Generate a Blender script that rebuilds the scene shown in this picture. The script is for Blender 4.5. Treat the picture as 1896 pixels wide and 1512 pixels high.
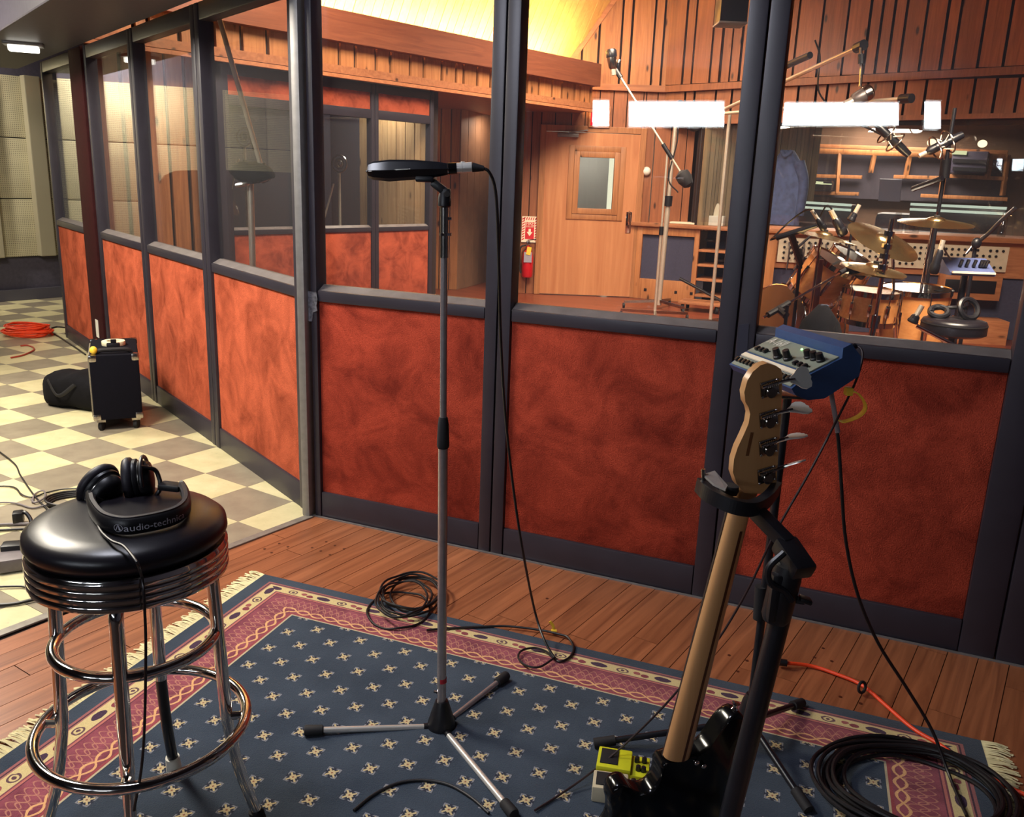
import bpy, bmesh, math, random
from mathutils import Vector as V, Matrix, Euler
random.seed(11)
sc = bpy.context.scene
for o in list(bpy.data.objects): bpy.data.objects.remove(o)
R = math.radians
# ---------------------------------------------------------------- camera
F, PIT, ROL, HC = 1615.62, R(14.8154), R(-2.16858), 1.45742
_f = V((0, math.cos(PIT), -math.sin(PIT))); _r = V((1, 0, 0)); _d = _f.cross(_r)
_r2 = _r*math.cos(ROL) + _d*math.sin(ROL); _d2 = -_r*math.sin(ROL) + _d*math.cos(ROL)
CAM = V((0, 0, HC))
cd = bpy.data.cameras.new('camera'); cam = bpy.data.objects.new('camera', cd)
sc.collection.objects.link(cam); sc.camera = cam
cd.sensor_fit = 'HORIZONTAL'; cd.sensor_width = 36; cd.lens = F/1896*36
cd.clip_start = .05; cd.clip_end = 100
M = Matrix((_r2, -_d2, -_f)).transposed().to_4x4(); M.translation = CAM; cam.matrix_world = M
def ray(x, y): return _r2*((x-948)/F) + _d2*((y-756)/F) + _f
def G(x, y, z=0.):                      # point of the sight line at height z
    d = ray(x, y); return CAM + d*((z-HC)/d.z)
def AY(x, y, Y):                        # point of the sight line at distance Y
    d = ray(x, y); return CAM + d*(Y/d.y)
def PL(x, y, a, b):                     # point of the sight line on the vertical plane through a, b
    t = (b-a); n = V((-t.y, t.x, 0)); d = ray(x, y); return CAM + d*(n.dot(V((a.x, a.y, 0)))/n.dot(d))
# ---------------------------------------------------------------- world, exposure, lights
sc.view_settings.view_transform = 'Standard'; sc.view_settings.look = 'None'
sc.view_settings.gamma = 1; sc.view_settings.use_curve_mapping = False
sc.view_settings.exposure = 0.5
w = bpy.data.worlds.new('world'); sc.world = w; w.use_nodes = True
w.node_tree.nodes['Background'].inputs[0].default_value = (.05, .04, .07, 1)
w.node_tree.nodes['Background'].inputs[1].default_value = .3
def area(name, loc, target, sx, sy, power, col):
    l = bpy.data.lights.new(name, 'AREA'); l.shape = 'RECTANGLE'; l.size = sx; l.size_y = sy
    l.energy = power; l.color = col
    o = bpy.data.objects.new(name, l); sc.collection.objects.link(o); o.location = loc
    o.rotation_euler = (V(target)-V(loc)).to_track_quat('-Z', 'Y').to_euler(); return o
WARM = (1, .8, .6); CREAM = (1, .91, .76); COOL = (.86, .88, 1.)
LAMP = 22.0
LP = dict(tile=70, tile2=95, near=28, wash=45, live=150, live2=115, door=115, ctrl=130, booth=12, hall=11, recess=6)
area('tile_room_lamp', (-4.0, 4.9, 2.66), (-4.0, 5.1, 0), .9, .5, LP['tile'], CREAM)
area('wall_washer', (-5.55, 8.0, 2.55), (-6.1, 8.35, 1.9), .5, .2, LP['wash'], CREAM)
area('tile_room_lamp.001', (-2.6, 3.1, 2.65), (-2.3, 3.3, 0), 1.0, .6, LP['tile2'], CREAM)
area('near_fill', (-1.1, 1.65, 2.69), (.4, 2.5, .2), .7, .4, LP['near'], COOL)  # fill light added for the foreground, no fixture stands for it
area('live_room_lamp', (1.2, 8.6, 3.9), (1.1, 9.8, .5), 1.6, 1.6, LP['live'], WARM).data.spread = R(125)
area('live_room_lamp.001', (2.5, 4.7, 3.1), (2.95, 6.1, .5), 1.2, 1.2, LP['live2'], WARM).data.spread = R(110)
area('live_room_lamp.002', (-1.0, 6.6, 3.6), (-1.4, 8.6, 1.8), .8, .8, LP['door'], WARM)
area('control_room_lamp', (5.0, 12.6, 2.5), (4.6, 12.4, 0), 1.5, .8, LP['ctrl'], WARM)
# ---------------------------------------------------------------- helpers
ORG = {}
def link(o): sc.collection.objects.link(o); return o
def lab(o, label=None, cat=None, group=None, kind=None):
    if label: o['label'] = label
    if cat: o['category'] = cat
    if group: o['group'] = group
    if kind: o['kind'] = kind
    return o
def thing(name, label, cat, loc, group=None):
    o = link(bpy.data.objects.new(name, None)); o.location = loc; o.empty_display_size = .1
    ORG[o.name] = V(loc); return lab(o, label, cat, group)
def rotm(ax, ay, az): return Euler((ax, ay, az)).to_matrix()
def frame_from(z, x=None):
    z = V(z).normalized()
    if x is None: x = V((0, 0, 1)) if abs(z.z) < .9 else V((1, 0, 0))
    x = (V(x) - z*V(x).dot(z)).normalized(); y = z.cross(x)
    return Matrix((x, y, z)).transposed()
class B:
    def __init__(s): s.v = []; s.f = []; s.uv = None
    def add(s, vs, fs):
        n = len(s.v); s.v += [V(p) for p in vs]; s.f += [tuple(i+n for i in f) for f in fs]; return s
    def box(s, c, size, rot=None, bev=0):
        hx, hy, hz = [a/2 for a in size]; rot = rot or Matrix.Identity(3); c = V(c)
        if bev <= 0:
            vs = [c + rot @ V((x*hx, y*hy, z*hz)) for x in (-1, 1) for y in (-1, 1) for z in (-1, 1)]
            return s.add(vs, [(0,1,3,2),(4,6,7,5),(0,4,5,1),(2,3,7,6),(0,2,6,4),(1,5,7,3)])
        bm = bmesh.new(); bmesh.ops.create_cube(bm, size=1)
        for v in bm.verts: v.co = V((v.co.x*size[0], v.co.y*size[1], v.co.z*size[2]))
        bmesh.ops.bevel(bm, geom=bm.edges[:], offset=min(bev, min(size)*.49), segments=2, affect='EDGES', profile=.6)
        bm.verts.index_update()
        s.add([c + rot @ v.co for v in bm.verts], [[v.index for v in f.verts] for f in bm.faces]); bm.free(); return s
    def beam(s, a, b, wid, thk, up=(0,0,1), bev=0):        # box from a to b
        a, b = V(a), V(b); z = b-a; m = frame_from(z, up)  # x = up-ish
        return s.box((a+b)/2, (thk, wid, z.length), m, bev)
    def cyl(s, a, b, r0, r1=None, seg=16, cap=True):
        a, b = V(a), V(b); r1 = r0 if r1 is None else r1; m = frame_from(b-a)
        vs = []
        for p, r in ((a, r0), (b, r1)):
            vs += [p + m @ V((r*math.cos(2*math.pi*i/seg), r*math.sin(2*math.pi*i/seg), 0)) for i in range(seg)]
        fs = [(i, (i+1) % seg, seg+(i+1) % seg, seg+i) for i in range(seg)]
        if cap: fs += [tuple(range(seg))[::-1], tuple(range(seg, 2*seg))]
        return s.add(vs, fs)
    def lathe(s, prof, org=(0,0,0), m=None, seg=24, sx=1, sy=1):   # prof: (r, z)
        m = m or Matrix.Identity(3); org = V(org); vs = []; fs = []
        for r, z in prof:
            vs += [org + m @ V((sx*r*math.cos(2*math.pi*i/seg), sy*r*math.sin(2*math.pi*i/seg), z)) for i in range(seg)]
        for k in range(len(prof)-1):
            for i in range(seg):
                j = (i+1) % seg; fs.append((k*seg+i, k*seg+j, (k+1)*seg+j, (k+1)*seg+i))
        if prof[0][0] > 1e-6: fs.append(tuple(range(seg))[::-1])
        if prof[-1][0] > 1e-6: fs.append(tuple(range((len(prof)-1)*seg, len(prof)*seg)))
        return s.add(vs, fs)
    def torus(s, c, Rr, r, m=None, seg=40, sg=10, a0=0, a1=2*math.pi):
        m = m or Matrix.Identity(3); full = abs(a1-a0-2*math.pi) < 1e-4; n = seg if full else seg+1
        pts = [V(c) + m @ V((Rr*math.cos(a0+(a1-a0)*i/seg), Rr*math.sin(a0+(a1-a0)*i/seg), 0)) for i in range(n)]
        return s.tube(pts, r, sg, closed=full, smooth=False)
    def tube(s, pts, r, seg=8, closed=False, smooth=True, res=6, flat=1):
        pts = [V(p) for p in pts]
        if smooth and len(pts) > 2: pts = cr(pts, res, closed)
        n = len(pts); rad = r if callable(r) else (lambda t: r)
        tan = []
        for i in range(n):
            a = pts[(i-1) % n] if (closed or i > 0) else pts[0]; b = pts[(i+1) % n] if (closed or i < n-1) else pts[-1]
            t = (b-a); tan.append(t.normalized() if t.length > 1e-9 else (tan[-1] if tan else V((0,0,1))))
        m = frame_from(tan[0]); x = m.col[0].copy(); vs = []; fs = []
        for i in range(n):
            x = x - tan[i]*x.dot(tan[i]); x.normalize(); y = tan[i].cross(x); rr = rad(i/max(1, n-1))
            vs += [pts[i] + x*(rr*math.cos(2*math.pi*k/seg)) + y*(rr*flat*math.sin(2*math.pi*k/seg)) for k in range(seg)]
        for i in range(n if closed else n-1):
            j = (i+1) % n
            for k in range(seg):
                l = (k+1) % seg; fs.append((i*seg+k, i*seg+l, j*seg+l, j*seg+k))
        if not closed: fs += [tuple(range(seg))[::-1], tuple(range((n-1)*seg, n*seg))]
        return s.add(vs, fs)
    def prism(s, poly, z0, z1, org=(0,0,0), m=None):
        m = m or Matrix.Identity(3); org = V(org); n = len(poly)
        vs = [org + m @ V((p[0], p[1], z)) for z in (z0, z1) for p in poly]
        fs = [tuple(range(n))[::-1], tuple(range(n, 2*n))] + [(i, (i+1) % n, n+(i+1) % n, n+i) for i in range(n)]
        return s.add(vs, fs)
    def ell(s, c, rx, ry, rz, m=None, seg=20, rings=12):
        m = m or Matrix.Identity(3)
        prof = [(math.sin(math.pi*i/rings), -math.cos(math.pi*i/rings)) for i in range(rings+1)]
        prof = [(max(a, 1e-4), b*rz) for a, b in prof]
        return s.lathe(prof, c, m, seg, rx, ry)
    def loft(s, secs):                  # list of equal-length rings
        n = len(secs[0]); vs = [p for q in secs for p in q]; fs = []
        for k in range(len(secs)-1):
            for i in range(n):
                j = (i+1) % n; fs.append((k*n+i, k*n+j, (k+1)*n+j, (k+1)*n+i))
        fs += [tuple(range(n))[::-1], tuple(range((len(secs)-1)*n, len(secs)*n))]
        return s.add(vs, fs)
    def obj(s, name, mat, parent=None, loc=None, smooth=35, label=None, cat=None, group=None, kind=None):
        o0 = ORG[parent.name] if parent is not None else V(loc if loc is not None else (0,0,0))
        me = bpy.data.meshes.new(name); me.from_pydata([tuple(v-o0) for v in s.v], [], s.f); me.update()
        bm = bmesh.new(); bm.from_mesh(me); bmesh.ops.recalc_face_normals(bm, faces=bm.faces[:]); bm.to_mesh(me); bm.free()
        if smooth:
            me.shade_smooth(); me.set_sharp_from_angle(angle=R(smooth))
        me.materials.append(mat); o = link(bpy.data.objects.new(name, me))
        if parent is not None: o.parent = parent
        else: o.location = o0
        ORG[o.name] = o0.copy(); return lab(o, label, cat, group, kind)
def cr(p, res, closed):
    n = len(p); out = []
    for i in range(n if closed else n-1):
        a = p[(i-1) % n] if (closed or i > 0) else p[0]*2-p[1]
        b = p[i]; c = p[(i+1) % n]; d = p[(i+2) % n] if (closed or i < n-2) else p[-1]*2-p[-2]
        for k in range(res):
            t = k/res; out.append(.5*((2*b)+(c-a)*t+(2*a-5*b+4*c-d)*t*t+(3*b-a-3*c+d)*t**3))
    if not closed: out.append(p[-1])
    return out
CUBE = bpy.data.meshes.new('plank'); 
_b = B().box((0,0,0), (1,1,1)); CUBE.from_pydata([tuple(v) for v in _b.v], [], _b.f); CUBE.update()
_cubes = {}
def cube(name, c, size, az, mat, parent, kind=None):       # cheap piece that shares one mesh per material
    if mat.name not in _cubes:
        me = CUBE.copy(); me.name = name; me.materials.append(mat); _cubes[mat.name] = me
    o = link(bpy.data.objects.new(name, _cubes[mat.name])); o.parent = parent
    o.location = V(c) - ORG[parent.name]; o.scale = size
    if isinstance(az, (int, float)): o.rotation_euler = (0, 0, az)
    else: o.rotation_euler = az.to_euler()
    ORG[o.name] = ORG[parent.name]; return o
def text_mesh(txt, size, shear=0, space=1.0):              # flat letter polygons, origin bottom left
    cu = bpy.data.curves.new('t', 'FONT'); cu.body = txt; cu.size = size; cu.shear = shear; cu.space_character = space
    cu.resolution_u = 2
    o = bpy.data.objects.new('t', cu); link(o); dg = bpy.context.evaluated_depsgraph_get()
    me = o.evaluated_get(dg).to_mesh(); vs = [v.co.copy() for v in me.vertices]; fs = [tuple(p.vertices) for p in me.polygons]
    o.evaluated_get(dg).to_mesh_clear(); bpy.data.objects.remove(o); return vs, fs
# ---------------------------------------------------------------- materials
def lin(c): return tuple(((a/255)/12.92 if a/255 <= .04045 else ((a/255+.055)/1.055)**2.4) for a in c)
class X:                                # arithmetic on shader sockets
    nt = None
    def __init__(s, k): s.k = k
    @staticmethod
    def op(o, *a):
        n = X.nt.nodes.new('ShaderNodeMath'); n.operation = o
        for i, q in enumerate(a):
            if isinstance(q, X): X.nt.links.new(q.k, n.inputs[i])
            else: n.inputs[i].default_value = q
        return X(n.outputs[0])
    def __add__(s, b): return X.op('ADD', s, b)
    def __radd__(s, b): return X.op('ADD', b, s)
    def __sub__(s, b): return X.op('SUBTRACT', s, b)
    def __rsub__(s, b): return X.op('SUBTRACT', b, s)
    def __mul__(s, b): return X.op('MULTIPLY', s, b)
    __rmul__ = __mul__
    def __truediv__(s, b): return X.op('DIVIDE', s, b)
    def __lt__(s, b): return X.op('LESS_THAN', s, b)
    def __gt__(s, b): return X.op('GREATER_THAN', s, b)
    def abs(s): return X.op('ABSOLUTE', s)
    def sin(s): return X.op('SINE', s)
    def rnd(s): return X.op('ROUND', s)
    def fr(s): return X.op('FRACT', s)
    def mn(s, b): return X.op('MINIMUM', s, b)
    def mx(s, b): return X.op('MAXIMUM', s, b)
def newmat(name):
    m = bpy.data.materials.new(name); m.use_nodes = True; nt = m.node_tree; X.nt = nt
    return m, nt, nt.nodes['Principled BSDF']
def nd(nt, t, **kw):
    n = nt.nodes.new(t)
    for k, v in kw.items(): setattr(n, k, v)
    return n
def mix(nt, fac, a, b):
    n = nd(nt, 'ShaderNodeMix', data_type='RGBA')
    for s, q in ((n.inputs[0], fac), (n.inputs[6], a), (n.inputs[7], b)):
        if isinstance(q, X): q = q.k
        if hasattr(q, 'is_linked'): nt.links.new(q, s)
        else: s.default_value = (*q, 1) if isinstance(q, tuple) and len(q) == 3 else q
    return n.outputs[2]
def ramp(nt, fac, stops):
    n = nd(nt, 'ShaderNodeValToRGB'); e = n.color_ramp.elements
    while len(e) < len(stops): e.new(.5)
    for q, (p, c) in zip(e, stops): q.position = p; q.color = (*c, 1) if len(c) == 3 else c
    nt.links.new(fac, n.inputs[0]); return n.outputs[0]
def noise(nt, vec, scale, detail=4, rough=.55, dist=0):
    n = nd(nt, 'ShaderNodeTexNoise'); n.inputs['Scale'].default_value = scale; n.inputs['Detail'].default_value = detail
    n.inputs['Roughness'].default_value = rough; n.inputs['Distortion'].default_value = dist
    if vec is not None: nt.links.new(vec, n.inputs['Vector'])
    return n.outputs[0]
def bump(nt, p, h, st, d=.002):
    n = nd(nt, 'ShaderNodeBump'); n.inputs['Strength'].default_value = st; n.inputs['Distance'].default_value = d
    nt.links.new(h, n.inputs['Height']); nt.links.new(n.outputs[0], p.inputs['Normal'])
def pos(nt, scale=(1,1,1), rz=0, rnd=0):
    g = nd(nt, 'ShaderNodeNewGeometry'); mp = nd(nt, 'ShaderNodeMapping', vector_type='POINT')
    mp.inputs['Rotation'].default_value = (0, 0, rz)
    nt.links.new(g.outputs['Position'], mp.inputs[0]); out = mp.outputs[0]
    if rnd:
        oi = nd(nt, 'ShaderNodeObjectInfo'); a = nd(nt, 'ShaderNodeVectorMath', operation='SCALE'); a.inputs[0].default_value = (7.3, 3.1, 9.7)
        mm = nd(nt, 'ShaderNodeMath', operation='MULTIPLY'); mm.inputs[1].default_value = rnd
        nt.links.new(oi.outputs['Random'], mm.inputs[0]); nt.links.new(mm.outputs[0], a.inputs['Scale'])
        ad = nd(nt, 'ShaderNodeVectorMath', operation='ADD'); nt.links.new(out, ad.inputs[0]); nt.links.new(a.outputs[0], ad.inputs[1]); out = ad.outputs[0]
    m2 = nd(nt, 'ShaderNodeVectorMath', operation='MULTIPLY'); m2.inputs[1].default_value = scale
    nt.links.new(out, m2.inputs[0]); return m2.outputs[0]
def pm(name, col, rough=.5, metal=0, spec=.5, var=.0, vs=30, bmp=0, coat=0, sheen=0):
    m, nt, p = newmat(name); c = lin(col)
    p.inputs['Roughness'].default_value = rough; p.inputs['Metallic'].default_value = metal
    p.inputs['Specular IOR Level'].default_value = spec; p.inputs['Coat Weight'].default_value = coat
    p.inputs['Sheen Weight'].default_value = sheen
    n = noise(nt, pos(nt), vs)
    lo = tuple(a*(1-var) for a in c); hi = tuple(min(1, a*(1+var)) for a in c)
    nt.links.new(ramp(nt, n, [(.3, lo), (.7, hi)]), p.inputs['Base Color'])
    if bmp: bump(nt, p, noise(nt, pos(nt), vs*6), bmp)
    return m
def wood(name, c0, c1, axis='z', rz=0, rough=.5, rnd=.35, knots=True, sc_=1., coat=0):
    m, nt, p = newmat(name); a, b = lin(c0), lin(c1)
    s = {'z': (26, 26, 1.4), 'x': (1.6, 26, 26), 'y': (26, 1.6, 26)}[axis]; s = tuple(q*sc_ for q in s)
    vec = pos(nt, s, rz, 1.0)
    n1 = noise(nt, vec, 1.0, 5, .6, 1.2); col = ramp(nt, n1, [(.25, a), (.75, b)])
    if knots:
        ks = {'z': (7, 7, 2.6), 'x': (2.6, 7, 7), 'y': (7, 2.6, 7)}[axis]
        vo = nd(nt, 'ShaderNodeTexVoronoi'); vo.inputs['Scale'].default_value = 1; nt.links.new(pos(nt, ks, rz, 1.7), vo.inputs['Vector'])
        k = ramp(nt, vo.outputs['Distance'], [(.07, (1, 1, 1)), (.15, (0, 0, 0))])
        col = mix(nt, k, col, tuple(q*.22 for q in a))
    oi = nd(nt, 'ShaderNodeObjectInfo'); hs = nd(nt, 'ShaderNodeHueSaturation')
    v = X(oi.outputs['Random'])*rnd+(1-rnd*.55)
    nt.links.new(v.k, hs.inputs['Value']); nt.links.new(col, hs.inputs['Color']); nt.links.new(hs.outputs[0], p.inputs['Base Color'])
    p.inputs['Roughness'].default_value = rough; p.inputs['Coat Weight'].default_value = coat; p.inputs['Coat Roughness'].default_value = .25
    bump(nt, p, n1, .25, .001); return m
def emit(name, col, st):
    m = bpy.data.materials.new(name); m.use_nodes = True; nt = m.node_tree; nt.nodes.clear()
    e = nd(nt, 'ShaderNodeEmission'); e.inputs[0].default_value = (*lin(col), 1); e.inputs[1].default_value = st
    o = nd(nt, 'ShaderNodeOutputMaterial'); nt.links.new(e.outputs[0], o.inputs[0]); return m
def glass(name, f0=.045, tint=(.93, .95, .96), haze=0.):
    m = bpy.data.materials.new(name); m.use_nodes = True; nt = m.node_tree; nt.nodes.clear(); X.nt = nt
    g = nd(nt, 'ShaderNodeNewGeometry'); d = nd(nt, 'ShaderNodeVectorMath', operation='DOT_PRODUCT')
    nt.links.new(g.outputs['Normal'], d.inputs[0]); nt.links.new(g.outputs['Incoming'], d.inputs[1])
    c = 1 - X(d.outputs['Value']).abs(); f = c*c*c*c*c*(1-f0)+f0
    t = nd(nt, 'ShaderNodeBsdfTransparent'); t.inputs[0].default_value = (*tint, 1)
    gl = nd(nt, 'ShaderNodeBsdfGlossy'); gl.inputs['Roughness'].default_value = .0
    mx = nd(nt, 'ShaderNodeMixShader'); o = nd(nt, 'ShaderNodeOutputMaterial')
    nt.links.new(f.k, mx.inputs[0]); nt.links.new(t.outputs[0], mx.inputs[1]); nt.links.new(gl.outputs[0], mx.inputs[2]); out = mx.outputs[0]
    if haze:                            # pale veil put into the pane for reflected room light and dirt
        df = nd(nt, 'ShaderNodeBsdfDiffuse'); df.inputs[0].default_value = (.62, .6, .64, 1); m3 = nd(nt, 'ShaderNodeMixShader'); m3.inputs[0].default_value = haze
        nt.links.new(out, m3.inputs[1]); nt.links.new(df.outputs[0], m3.inputs[2]); out = m3.outputs[0]
    nt.links.new(out, o.inputs[0])
    return m
def carpet(name, c0, c1):
    m, nt, p = newmat(name); a, b = lin(c0), lin(c1)
    n1 = noise(nt, pos(nt), 5.5, 6, .62, .6); n2 = noise(nt, pos(nt), 260, 2)
    col = ramp(nt, n1, [(.33, a), (.62, b)]); col = mix(nt, ramp(nt, n2, [(.3, (0, 0, 0)), (.75, (.5, .5, .5))]), col, tuple(q*.45 for q in a))
    nt.links.new(col, p.inputs['Base Color']); p.inputs['Roughness'].default_value = .95; p.inputs['Specular IOR Level'].default_value = .1
    p.inputs['Sheen Weight'].default_value = .25; p.inputs['Sheen Roughness'].default_value = .4; p.inputs['Sheen Tint'].default_value = (*b, 1)
    bump(nt, p, n2, .9, .004); return m
m_frame = pm('charcoal_paint', (46, 42, 52), .42, var=.12, vs=8)
m_sill = pm('lit_sill_paint', (112, 105, 104), .4, var=.2, vs=14)  # sill colour lightened for the live room light falling on it
m_alu = pm('aluminium', (140, 138, 138), .5, .6, var=.1)
m_carpet = carpet('rust_carpet', (140, 62, 40), (210, 104, 72))
m_carpet_r = carpet('rust_carpet_dim', (128, 46, 34), (192, 78, 56))  # same carpet, darkened for the weaker light along the right run
m_glass = glass('pane_glass', haze=.016)
m_chrome = pm('chrome', (222, 218, 214), .09, 1, var=.03)
m_steel = pm('worn_steel', (170, 165, 160), .22, 1, var=.15, vs=60)
m_satin = pm('satin_steel', (214, 202, 184), .3, .6, var=.06)
m_bright = pm('bright_steel', (226, 222, 216), .28, .6, var=.04)
m_black = pm('black_plastic', (20, 19, 24), .38, var=.2)
m_rubber = pm('black_rubber', (22, 20, 24), .75, var=.2)
m_blackm = pm('black_metal', (22, 22, 28), .3, var=.15, spec=.6)
m_vinyl = pm('black_vinyl', (24, 21, 27), .33, var=.12, vs=50, bmp=.03)
m_gloss = pm('black_lacquer', (8, 8, 10), .16, spec=.4, var=.1)
m_cable = pm('cable_rubber', (20, 17, 20), .45, var=.2)
m_orange = pm('orange_cable', (235, 70, 30), .5, var=.1)
m_yellow = pm('yellow_strap', (252, 206, 60), .55, var=.06)
m_white = pm('white_plastic', (225, 222, 210), .45, var=.05)
m_cloth = pm('black_cloth', (15, 14, 18), .95, spec=.2, var=.25, vs=25, bmp=.3)
m_pine = wood('pine_board', (148, 92, 54), (192, 130, 80))
m_pine_d = wood('pine_board_dark', (124, 72, 44), (164, 100, 62))
m_pine_x = wood('pine_rail', (150, 92, 58), (190, 126, 84), 'x')
m_gap = pm('shadow_gap', (40, 22, 16), .9, var=.1)
m_floorw = wood('oak_plank', (116, 66, 42), (172, 108, 72), 'x', rz=R(123.1), rough=.38, rnd=.16, knots=False, coat=.15)
# ================================================================ SETTING
def struct(b, name, m, smooth=None, loc=None): return b.obj(name, m, None, loc, smooth, kind='structure')
T = .3048
TA = -.57770; TU = V((math.cos(TA), math.sin(TA))); TV = V((TU.y, -TU.x)); T0 = V((-9.08195, 15.99916))*T
def uv(p): q = V((p[0], p[1]))-T0; return q.dot(TU)/T, q.dot(TV)/T
def xy(u, v): q = T0 + TU*(u*T) + TV*(v*T); return q
C0 = G(575, 953); CR = V((math.cos(R(-22.5)), math.sin(R(-22.5)), 0)); CL = V((math.cos(R(128.3)), math.sin(R(128.3)), 0))
NR = V((CR.y, -CR.x, 0)); NL = V((-CL.y, CL.x, 0))       # both point to the camera side
S0 = G(575, 956); S1 = G(30, 1163); SD = (S1-S0).normalized()
def clip(poly, p, n):                   # keep the side where (q-p).n >= 0
    out = []
    for i in range(len(poly)):
        a, b = poly[i], poly[(i+1) % len(poly)]; da, db = (a-p).dot(n), (b-p).dot(n)
        if da >= 0: out.append(a)
        if da*db < 0: out.append(a+(b-a)*(da/(da-db)))
    return out
s2 = lambda v: V((v[0], v[1]))
def tilemat(name, c, c2):
    m, nt, p = newmat(name); n = noise(nt, pos(nt, (9, 9, 9), 0, 1), 1, 5, .6); n2 = noise(nt, pos(nt), 60, 3)
    oi = nd(nt, 'ShaderNodeObjectInfo'); hs = nd(nt, 'ShaderNodeHueSaturation'); v = X(oi.outputs['Random'])*.16+.9
    nt.links.new(v.k, hs.inputs['Value']); nt.links.new(ramp(nt, n, [(.3, lin(c)), (.72, lin(c2))]), hs.inputs['Color'])
    nt.links.new(mix(nt, ramp(nt, n2, [(.62, (0,0,0)), (.75, (.35,.35,.35))]), hs.outputs[0], (.2,.17,.13)), p.inputs['Base Color'])
    p.inputs['Roughness'].default_value = .34; bump(nt, p, n, .08); return m
m_tl = tilemat('cream_tile', (202, 192, 148), (222, 212, 170)); m_tg = tilemat('grey_tile', (134, 124, 108), (156, 146, 126))
fb = B().box((-5.5, 3.2, -.03), (9.4, 14, .05)); floor_t = struct(fb, 'floor', m_gap)
floor_t.location.z = 0
sn = V((SD.y, -SD.x)); sn = sn if (V((-4, 4))-s2(S0)).dot(sn) > 0 else -sn
ln = s2(NL); tm = {}
W0_ = G(70, 553); WN_ = V((.788, -.616, 0))
def mk_tile(poly, mat, h):
    b = B().prism([(q.x, q.y) for q in poly], -.004, h); return b.obj('tile', mat, floor_t, smooth=None)
g_ = .0012; e_ = T-g_
far = {m_tl.name: B(), m_tg.name: B()}; nt_ = 0
for i in range(-30, 18):
    for j in range(-24, 14):
        c = xy(i+.5, j+.5)
        pe = (V((c.x, c.y))-s2(C0)).dot(s2(CL)) > 4.95
        if (c-s2(C0)).dot(ln) < (-2.6 if pe else -.2) or (c-s2(S0)).dot(sn) < -.25: continue
        if c.y < 1.6 or c.y > 10.2 or c.x < -.66*c.y-.5 or (V((c.x, c.y, 0))-W0_).dot(WN_) < -.2: continue
        mat = m_tl if (i+j) % 2 else m_tg; h = random.uniform(0, .0006)
        q = [xy(i+a, j+d) for a, d in ((g_, g_), (1-g_*3, g_), (1-g_*3, 1-g_*3), (g_, 1-g_*3))]
        k = clip(clip(q, s2(S0), sn), s2(C0)-ln*(3 if pe else .03), ln)
        if len(k) < 3: continue
        if c.y > 7.6: far[mat.name].prism([(p.x, p.y) for p in k], -.004, h); continue
        nt_ += 1
        if len(k) == 4 and all((a-b).length < 1e-6 for a, b in zip(k, q)):
            if mat.name not in tm:
                me = B().prism([(e_*a, e_*d) for a, d in ((-.5,-.5), (.5,-.5), (.5,.5), (-.5,.5))], -.004, 0).obj('tile', mat, floor_t, smooth=None)
                tm[mat.name] = me.data; o = me
            else: o = link(bpy.data.objects.new('tile', tm[mat.name])); o.parent = floor_t; ORG[o.name] = ORG[floor_t.name]
            o.location = (c.x, c.y, h); o.rotation_euler = (0, 0, TA)
        else: mk_tile(k, mat, h)
for mt in (m_tl, m_tg): far[mt.name].obj('far_tiles', mt, floor_t, smooth=None, kind='stuff')
print('TILES', nt_)
# oak floor of this room
fb = B().box((-2.4, -1.6, -.03), (11.4, 11.2, .045)); floor_o = struct(fb, 'floor.001', m_gap)
us = uv(S0)[0]; bw = .088/T; rn = s2(NR)
row = 0; u = us+.012
while u < us+3.6/T:
    vv = uv(C0 + CR*max(0, ((u-us)*T)/.983))[1]-random.uniform(.4, 3.2)
    vend = uv(C0 + CR*max(0, ((u-us)*T)/.983))[1] + (2.6/T if u < us+1.0/T else 1.3/T); pegs = B()
    while vv < vend:
        L = random.uniform(.5, 1.35)/T
        q = [xy(u+a, vv+d) for a, d in ((.006, .006), (bw-.002, .006), (bw-.002, L-.004), (.006, L-.004))]
        q = clip(q, s2(C0)-rn*.03, rn)
        if len(q) > 2 and all(p.y > .4 for p in q): B().prism([(p.x, p.y) for p in q], -.004, random.uniform(0, .0007)).obj('plank', m_floorw, floor_o, smooth=None)
        vv += L
    u += bw; row += 1
m_peg = pm('walnut_peg', (74, 36, 22), .4)
for gx, gy in ((490, 1016), (503, 1023), (517, 1006), (533, 1012), (578, 1014), (594, 1020), (611, 1027), (604, 1003), (620, 1010), (637, 1016), (1013, 1108), (1524, 1200), (1540, 1224), (1508, 1217), (1556, 1290), (1593, 1302), (1366, 1243), (1383, 1223), (1350, 1213)):
    p = G(gx, gy); B().cyl(p, p+V((0, 0, .0013)), .0055, seg=10).obj('peg', m_peg, floor_o)
# metal threshold between the two floors
b = B(); a = S0+V((0,0,.003)); e = S0+SD*3.2+V((0,0,.003)); b.beam(a, e, .038, .008, bev=.003)
struct(b, 'trim_1', pm('threshold_strip', (142, 136, 128), .45, .4, var=.2))
b = B().beam(C0+NR*.004+V((0,0,.003)), C0+CR*2.75+NR*.004+V((0,0,.003)), .008, .005); struct(b, 'trim_2', m_alu)
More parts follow.
